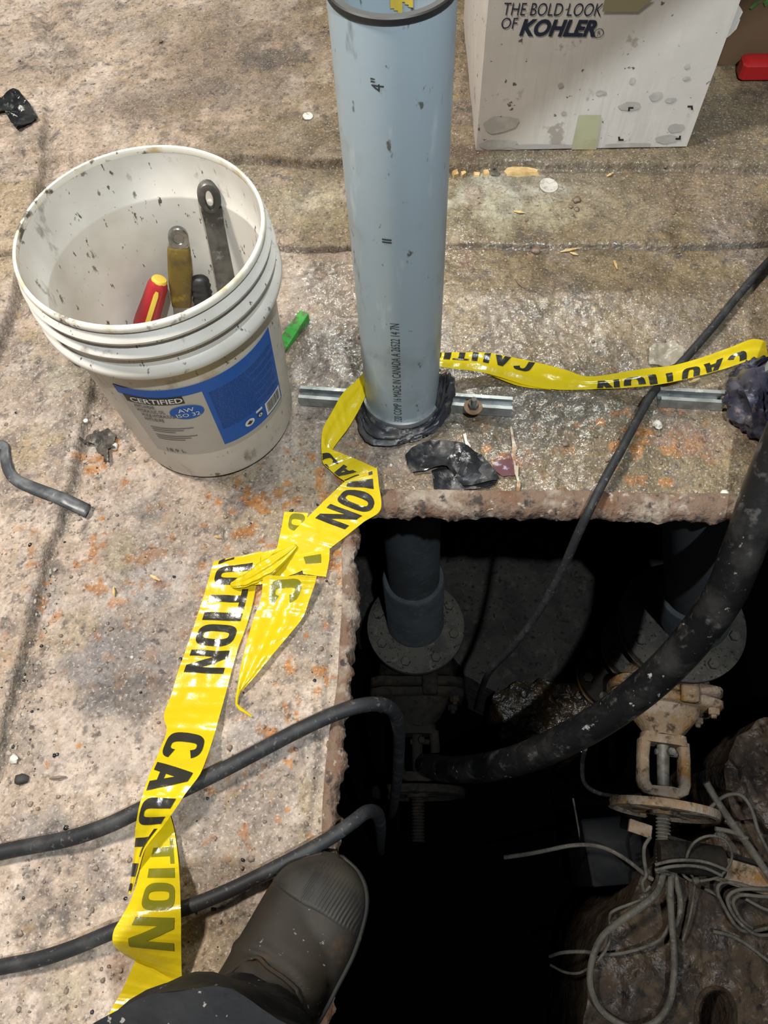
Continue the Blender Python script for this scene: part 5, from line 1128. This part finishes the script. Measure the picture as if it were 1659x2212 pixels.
s2 = scrap('upper_fold', [(875, 985), (890, 968), (930, 952), (975, 958), (1010, 970), (1040, 985), (1070, 1020), (1078, 1040), (1000, 1053), (965, 1012), (930, 1018), (890, 1024), (880, 1010)], BLACK_PL, None, None, 7, .012, .006); s2.parent = bt; s2.data.transform(Matrix.Translation(-bt.location))
scrap('plastic_scrap', [(-20, 208), (10, 212), (46, 206), (62, 222), (84, 258), (60, 272), (42, 286), (26, 268), (14, 246), (-20, 250)], BLACK_PL, 'black plastic scrap at the left edge of the picture, far up the floor', 'plastic scrap', 11, .016, .003)
d_ = spline([(-14, 962), (8, 964), (12, 990), (18, 1015), (34, 1036), (68, 1052), (104, 1066), (140, 1080), (190, 1104)], 40)
rows = []; hz = [fz(*P(x, y)[:2]) for x, y in d_]; hz = [max(hz[max(0, i - 3):i + 4]) for i in range(40)]; hz = [sum(hz[max(0, i - 3):i + 4]) / len(hz[max(0, i - 3):i + 4]) for i in range(40)]
for i, (x, y) in enumerate(d_):
    x2, y2 = d_[min(i + 1, 39)]; x1, y1 = d_[max(i - 1, 0)]; t = Vector((x2 - x1, y2 - y1, 0)).normalized(); n_ = Vector((-t.y, t.x, 0)); hw = 11 + 4 * i / 39
    rows.append([P(x + n_.x * hw * k, y + n_.y * hw * k, hz[i] + .003 + .003 * (1 - k * k) + .002 * nz(P(x, y), 50, k)) for k in (-1, -.5, 0, .5, 1)])
mb = MB(); mb.grid(rows); o = mb.build('tape_strip', DUCT, None, True, 0); tag(o, 'dirty dark grey strip of adhesive tape on the floor at the left edge', 'tape scrap')
sm = o.modifiers.new('thickness', 'SOLIDIFY'); sm.thickness = .0012
scrap('rag_scrap', [(172, 950), (190, 946), (205, 937), (222, 940), (240, 934), (253, 945), (248, 960), (252, 972), (238, 976), (240, 1002), (231, 1008), (228, 988), (214, 982), (208, 966), (190, 964)], mat('grey_brown_rag', (.075, .062, .05), .8, layers=[(60, (.025, .022, .02), .48, .6, 4), (90, (.2, .18, .15), .6, .7, 3)]), 'small tangled grey-black rag on the floor just left of the bucket foot', 'rag', 17, .022, .002, .006)
scrap('clear_scrap', [(1398, 762), (1420, 748), (1455, 742), (1470, 758), (1472, 786), (1440, 796), (1402, 790)], CLEAR, 'crumpled clear plastic scrap behind the yellow tape, near the thin cable', 'plastic scrap', 19, .022, .004)
scrap('label_scrap', [(1062, 1000), (1100, 992), (1118, 1000), (1112, 1028), (1085, 1030), (1070, 1018)], mat('maroon_foil', (.11, .05, .055), .25, layers=[(60, (.3, .28, .4), .6, .7, 3)]), 'shiny maroon wrapper scrap on the wet floor right of the black tape scrap', 'wrapper', 21, .004, .002)
scrap('paper_shred', [(1101, 926), (1105, 924), (1110, 950), (1116, 968), (1113, 985), (1120, 1006), (1119, 1030), (1124, 1048), (1121, 1066), (1114, 1062), (1117, 1040), (1111, 1022), (1109, 1000), (1104, 985), (1106, 962)], mat('peeling_paint', (.40, .34, .26), .5, layers=[(70, (.25, .12, .06), .5, .62, 4), (90, (.6, .57, .5), .6, .7, 3)]), 'long pale peeling shred on the wet floor right of the black tape scrap', 'shred', 23, .004, .002)
scrap('paper_shred', [(1000, 941), (1006, 938), (1009, 955), (1017, 966), (1014, 974), (1006, 966)], PALE, 'short white shred just above the black tape scrap', 'shred', 25, .003, .004)
def disc_thing(px, py, rpx, m, name, label, cat, th=.0025, tilt=.1):
    c = PF(px, py, .002); R = rpx * S(px, py); mb = MB(); mb.lathe(c, (tilt, -tilt, 1), [(R * .6, 0), (R, 0), (R, th), (R * .93, th * 1.15), (R * .88, th * .9), (.001, th)], 26, True); return tag(mb.build(name, m), label, cat)
disc_thing(1185, 402, 20, PALE, 'white_disc', 'round white disc on the floor in front of the white carton', 'disc')
disc_thing(665, 252, 12, COIN, 'coin', 'small silvery coin on the floor left of the tall pipe', 'coin')
disc_thing(186, 910, 5, PALE, 'bottle_cap', 'tiny pale round cap in the floor crack left of the bucket', 'cap', .003)
c = PF(1067, 374, .004); mb = MB(); R = .0072
rows = [[c + Vector((r * math.cos(PI * k / 3 + .3), r * math.sin(PI * k / 3 + .3), h)) for k in range(6)] for r, h in ((R * .6, 0), (R, 0), (R, .007), (R * .9, .008), (R * .55, .008), (R * .55, 0))]
mb.grid(rows, True); o = mb.build('hex_nut', CHROME, None, True, 20); tag(o, 'bright hex nut lying between the wood chips in front of the carton', 'nut')
mb = MB(); R = .0085; c = PF(1048, 700, 0); 
def chip(pts, m, name, label, cat, h=.006, grp=None):
    q = [PF(x, y, 0) for x, y in pts]; n = len(q); cc = sum(q, Vector()) / n; mb = MB()
    lo = [Vector((p.x, p.y, p.z - .001)) for p in q]; hi = [cc.lerp(p, .82) + Vector((0, 0, h * (1 + .5 * nz(p, 90, 3)))) for p in q]
    mb.add(lo + hi, [tuple(range(n))[::-1], tuple(range(n, 2 * n))] + [(i, (i + 1) % n, (i + 1) % n + n, i + n) for i in range(n)]); o = mb.build(name, m, None, True, 25); return tag(o, label, cat, grp)
chip([(1088, 370), (1105, 364), (1140, 366), (1168, 372), (1166, 380), (1130, 382), (1095, 381)], WOOD, 'wood_chip', 'longest yellow wood chip, just right of the hex nut', 'wood chip', .008)
chip([(1042, 372), (1055, 370), (1058, 380), (1044, 382)], WOOD, 'wood_chip', 'yellow wood chip just left of the hex nut', 'wood chip')
chip([(1022, 374), (1038, 376), (1036, 383), (1024, 382)], WOOD, 'wood_chip', 'flat yellow wood crumb second left of the hex nut', 'wood chip', .004)
chip([(994, 374), (1004, 372), (1008, 380), (998, 384)], WOOD, 'wood_chip', 'orange wood chip near the foot of the carton, right of its twin by the pipe', 'wood chip')
chip([(976, 374), (988, 370), (992, 380), (980, 386)], WOOD, 'wood_chip', 'orange wood chip beside the right side of the tall pipe', 'wood chip')
for (px, py, a, ln, lb) in ((1122, 458, .15, 24, 'pale splinter lying left of the dark pebbles in front of the carton'), (1230, 540, -.2, 40, 'wood splinter beside the long floor crack'), (1330, 572, 1.2, 20, 'short splinter below the long floor crack'), (1240, 548, .3, 18, 'small splinter tucked against the wood splinter at the crack'), (1318, 377, -.5, 16, 'greenish splinter far right in front of the carton'), (1500, 822, -.4, 26, 'pale splinter under the yellow tape near the navy bundle'), (1122, 612, .8, 26, 'curled bark sliver on the wet floor right of the tall pipe'), (246, 1278, 1.5, 20, 'thin white sliver on the slab left of the tape'), (335, 1248, .5, 24, 'pale wood sliver on the slab between bucket and tape'), (125, 1680, -.1, 36, 'thin brown twig on the slab near the left edge'), (470, 1480 - 320, .2, 14, 'tiny splinter left of the knotted tape')):
    dx, dy = math.cos(a) * ln / 2, math.sin(a) * ln / 2; ps = [PF(px - dx, py - dy, .003), PF(px, py, .005), PF(px + dx, py + dy, .003)]; mb = MB(); mb.tube(ps, [.0012, .0026, .0010], 6); tag(mb.build('splinter', WOOD if 'brown' not in lb and 'bark' not in lb else STONE), lb, 'splinter')
def rock_mesh(seed, n=1):
    bm = bmesh.new(); bmesh.ops.create_icosphere(bm, subdivisions=n, radius=1)
    for v in bm.verts: v.co *= 1 + .45 * mnoise.noise(v.co * 1.4 + Vector((seed * 3.1, seed, -seed))); v.co.z *= .65
    me = bpy.data.meshes.new('pebble'); bm.to_mesh(me); bm.free(); return me
for i, (px, py, r, m, lb) in enumerate(((1246, 431, 9, STONE, 'largest brown pebble in front of the white carton'), (1246, 452, 6, STONE, 'small brown pebble just below the largest one'), (1233, 446, 5, STONE, 'tiny pebble left of the small brown pebble'), (1237, 464, 4, STONE, 'lowest tiny pebble of the four in front of the carton'), (1157, 540, 10, STONE, 'rusty brown pebble on the long floor crack'), (1421, 917, 11, PALE, 'pale stone on the wet floor right of the thin cable'), (1222, 958, 8, STONE, 'dark pebble on the wet floor right of the black tape scrap'), (246, 965, 9, PALE, 'pale stone beside the grey-black rag by the bucket'), (30, 1870 - 230, 10, PALE, 'pale flat stone low on the left slab'), (46, 1683, 13, mat('black_clinker', (.03, .027, .025), .7), 'black clinker lump at the left edge'), (708, 1006 - 20, 4, PALE, 'white crumb beside the tape fold'), (1565, 1066, 10, PALE, 'pale stone near the rusty pit edge at the right'), (845, 1005, 4, PALE, 'white crumb on the dark patch in front of the tall pipe'), (285, 1420, 4, PALE, 'white crumb on the dark stain left of the tape'), (713, 1608, 9, RUSTY, 'rusty bolt stub on the pit edge beside the upper cable'), (698, 1836, 6, RUSTY, 'rusty bolt stub on the pit edge beside the boot toe'))):
    me = rock_mesh(i + 1, 2); s_ = r * S(px, py); me.transform(Matrix.Diagonal((s_, s_, s_, 1))); o = put('pebble' if m is not RUSTY else 'bolt_stub', me, m, None, True, 50); o.location = PF(px, py, s_ * .4); tag(o, lb, 'pebble' if m is not RUSTY else 'bolt')
# uncountable grit
rg = random.Random(5); mb = MB(); protos = []
for i in range(6):
    me = rock_mesh(20 + i, 1); protos.append(([v.co.copy() for v in me.vertices], [tuple(p.vertices) for p in me.polygons])); bpy.data.meshes.remove(me)
def grit(name, m, n, seed, smin, smax, label, zone):
    rg = random.Random(seed); mb = MB(); k = 0
    while k < n:
        px, py = zone(rg); p = P(px, py)
        if p.x > np.interp(p.y, hly, hlx) - .02 and p.y < np.interp(p.x, htx, hty) + .03: continue
        if math.hypot(p.x - BC.x, p.y - BC.y) < .13 or math.hypot(p.x - RC.x, p.y - RC.y) < .08: continue
        vs, fs = protos[rg.randrange(6)]; s_ = smin + (smax - smin) * rg.random() ** 3; a = rg.random() * 6.3; ca_, sa_ = math.cos(a), math.sin(a); z = fz(p.x, p.y); st_ = rg.uniform(.7, 1.5)
        mb.add([(p.x + (v.x * ca_ * st_ - v.y * sa_) * s_, p.y + (v.x * sa_ * st_ + v.y * ca_) * s_, z + (v.z + .35) * s_) for v in vs], fs); k += 1
    o = mb.build(name, m, None, True, 60); tag(o, label, 'grit', None, 'stuff')
any_ = lambda r: (r.uniform(-20, 1680), r.uniform(0, 2212))
def near_crack(r):
    t = r.random(); pts = [(200, 840), (165, 1010), (133, 1130), (70, 1340), (22, 1520), (0, 1640)]; k = min(int(t * 5), 4); u = t * 5 - k; return (pts[k][0] * (1 - u) + pts[k + 1][0] * u + r.gauss(18, 22), pts[k][1] * (1 - u) + pts[k + 1][1] * u + r.gauss(0, 20))
grit('dark_grit', STONE, 900, 1, .0007, .0038, 'dark gritty crumbs strewn over the concrete floor', lambda r: (r.uniform(-20, 1680), r.uniform(0, 1100)) if r.random() < .45 else (r.uniform(-20, 740), r.uniform(900, 2212)))
grit('pale_grit', mat('dull_pale_grit', (.33, .285, .235), .8), 600, 2, .0006, .0034, 'pale gritty crumbs strewn over the concrete floor', lambda r: near_crack(r) if r.random() < .4 else any_(r))
grit('black_grit', BLACK_PL, 220, 3, .0007, .0030, 'black specks of grit strewn over the left slab', lambda r: near_crack(r) if r.random() < .35 else (r.uniform(-20, 740), r.uniform(850, 2212)))

# duct added overhead, unseen: it shades the upper left of the carton from the work lamp
lamp = Vector((.25, -.37, 2.3)); e0 = lamp.lerp(face_pt(1090, 250), .5); e1 = lamp.lerp(face_pt(1400, 0), .5); dd = (e1 - e0).normalized(); up_ = Vector((-dd.z, 0, dd.x)).normalized()
if up_.x > 0: up_ = -up_
mb = MB(); mb.box((e0 + e1) / 2 + up_ * .16 + dd * .10, dd * .34, up_ * .16, Vector((0, .03, 0)), .004)
o = mb.build('shade_blocker', GALV); tag(o, 'sheet metal duct added unseen overhead to shade the carton, above the pit', 'blocker')
GROUPS = {'riser_pipe': 'grey riser pipes', 'crumpled_wrap': 'plastic wraps at the pipe feet', 'strut_channel': 'strut channels beside the riser pipes', 'rubber_cable': 'rubber cables running into the pit', 'gate_valve': 'gate valves in the pit', 'flanged_tee': 'bolted flanges beside the rusty valve', 'wire': 'wires over the pump plate', 'wood_chip': 'yellow wood chips in front of the carton', 'splinter': 'wood splinters on the floor', 'pebble': 'pebbles on the floor', 'paper_shred': 'pale shreds on the wet floor', 'adjustable_wrench': 'wrenches in the bucket', 'bolt_stub': 'bolt stubs on the pit edge', 'plastic_scrap': 'plastic scraps'}
for o in list(C.objects):
    if o.parent is None and 'label' in o:
        k = o.name.split('.')[0]
        if k in GROUPS: o['group'] = GROUPS[k]
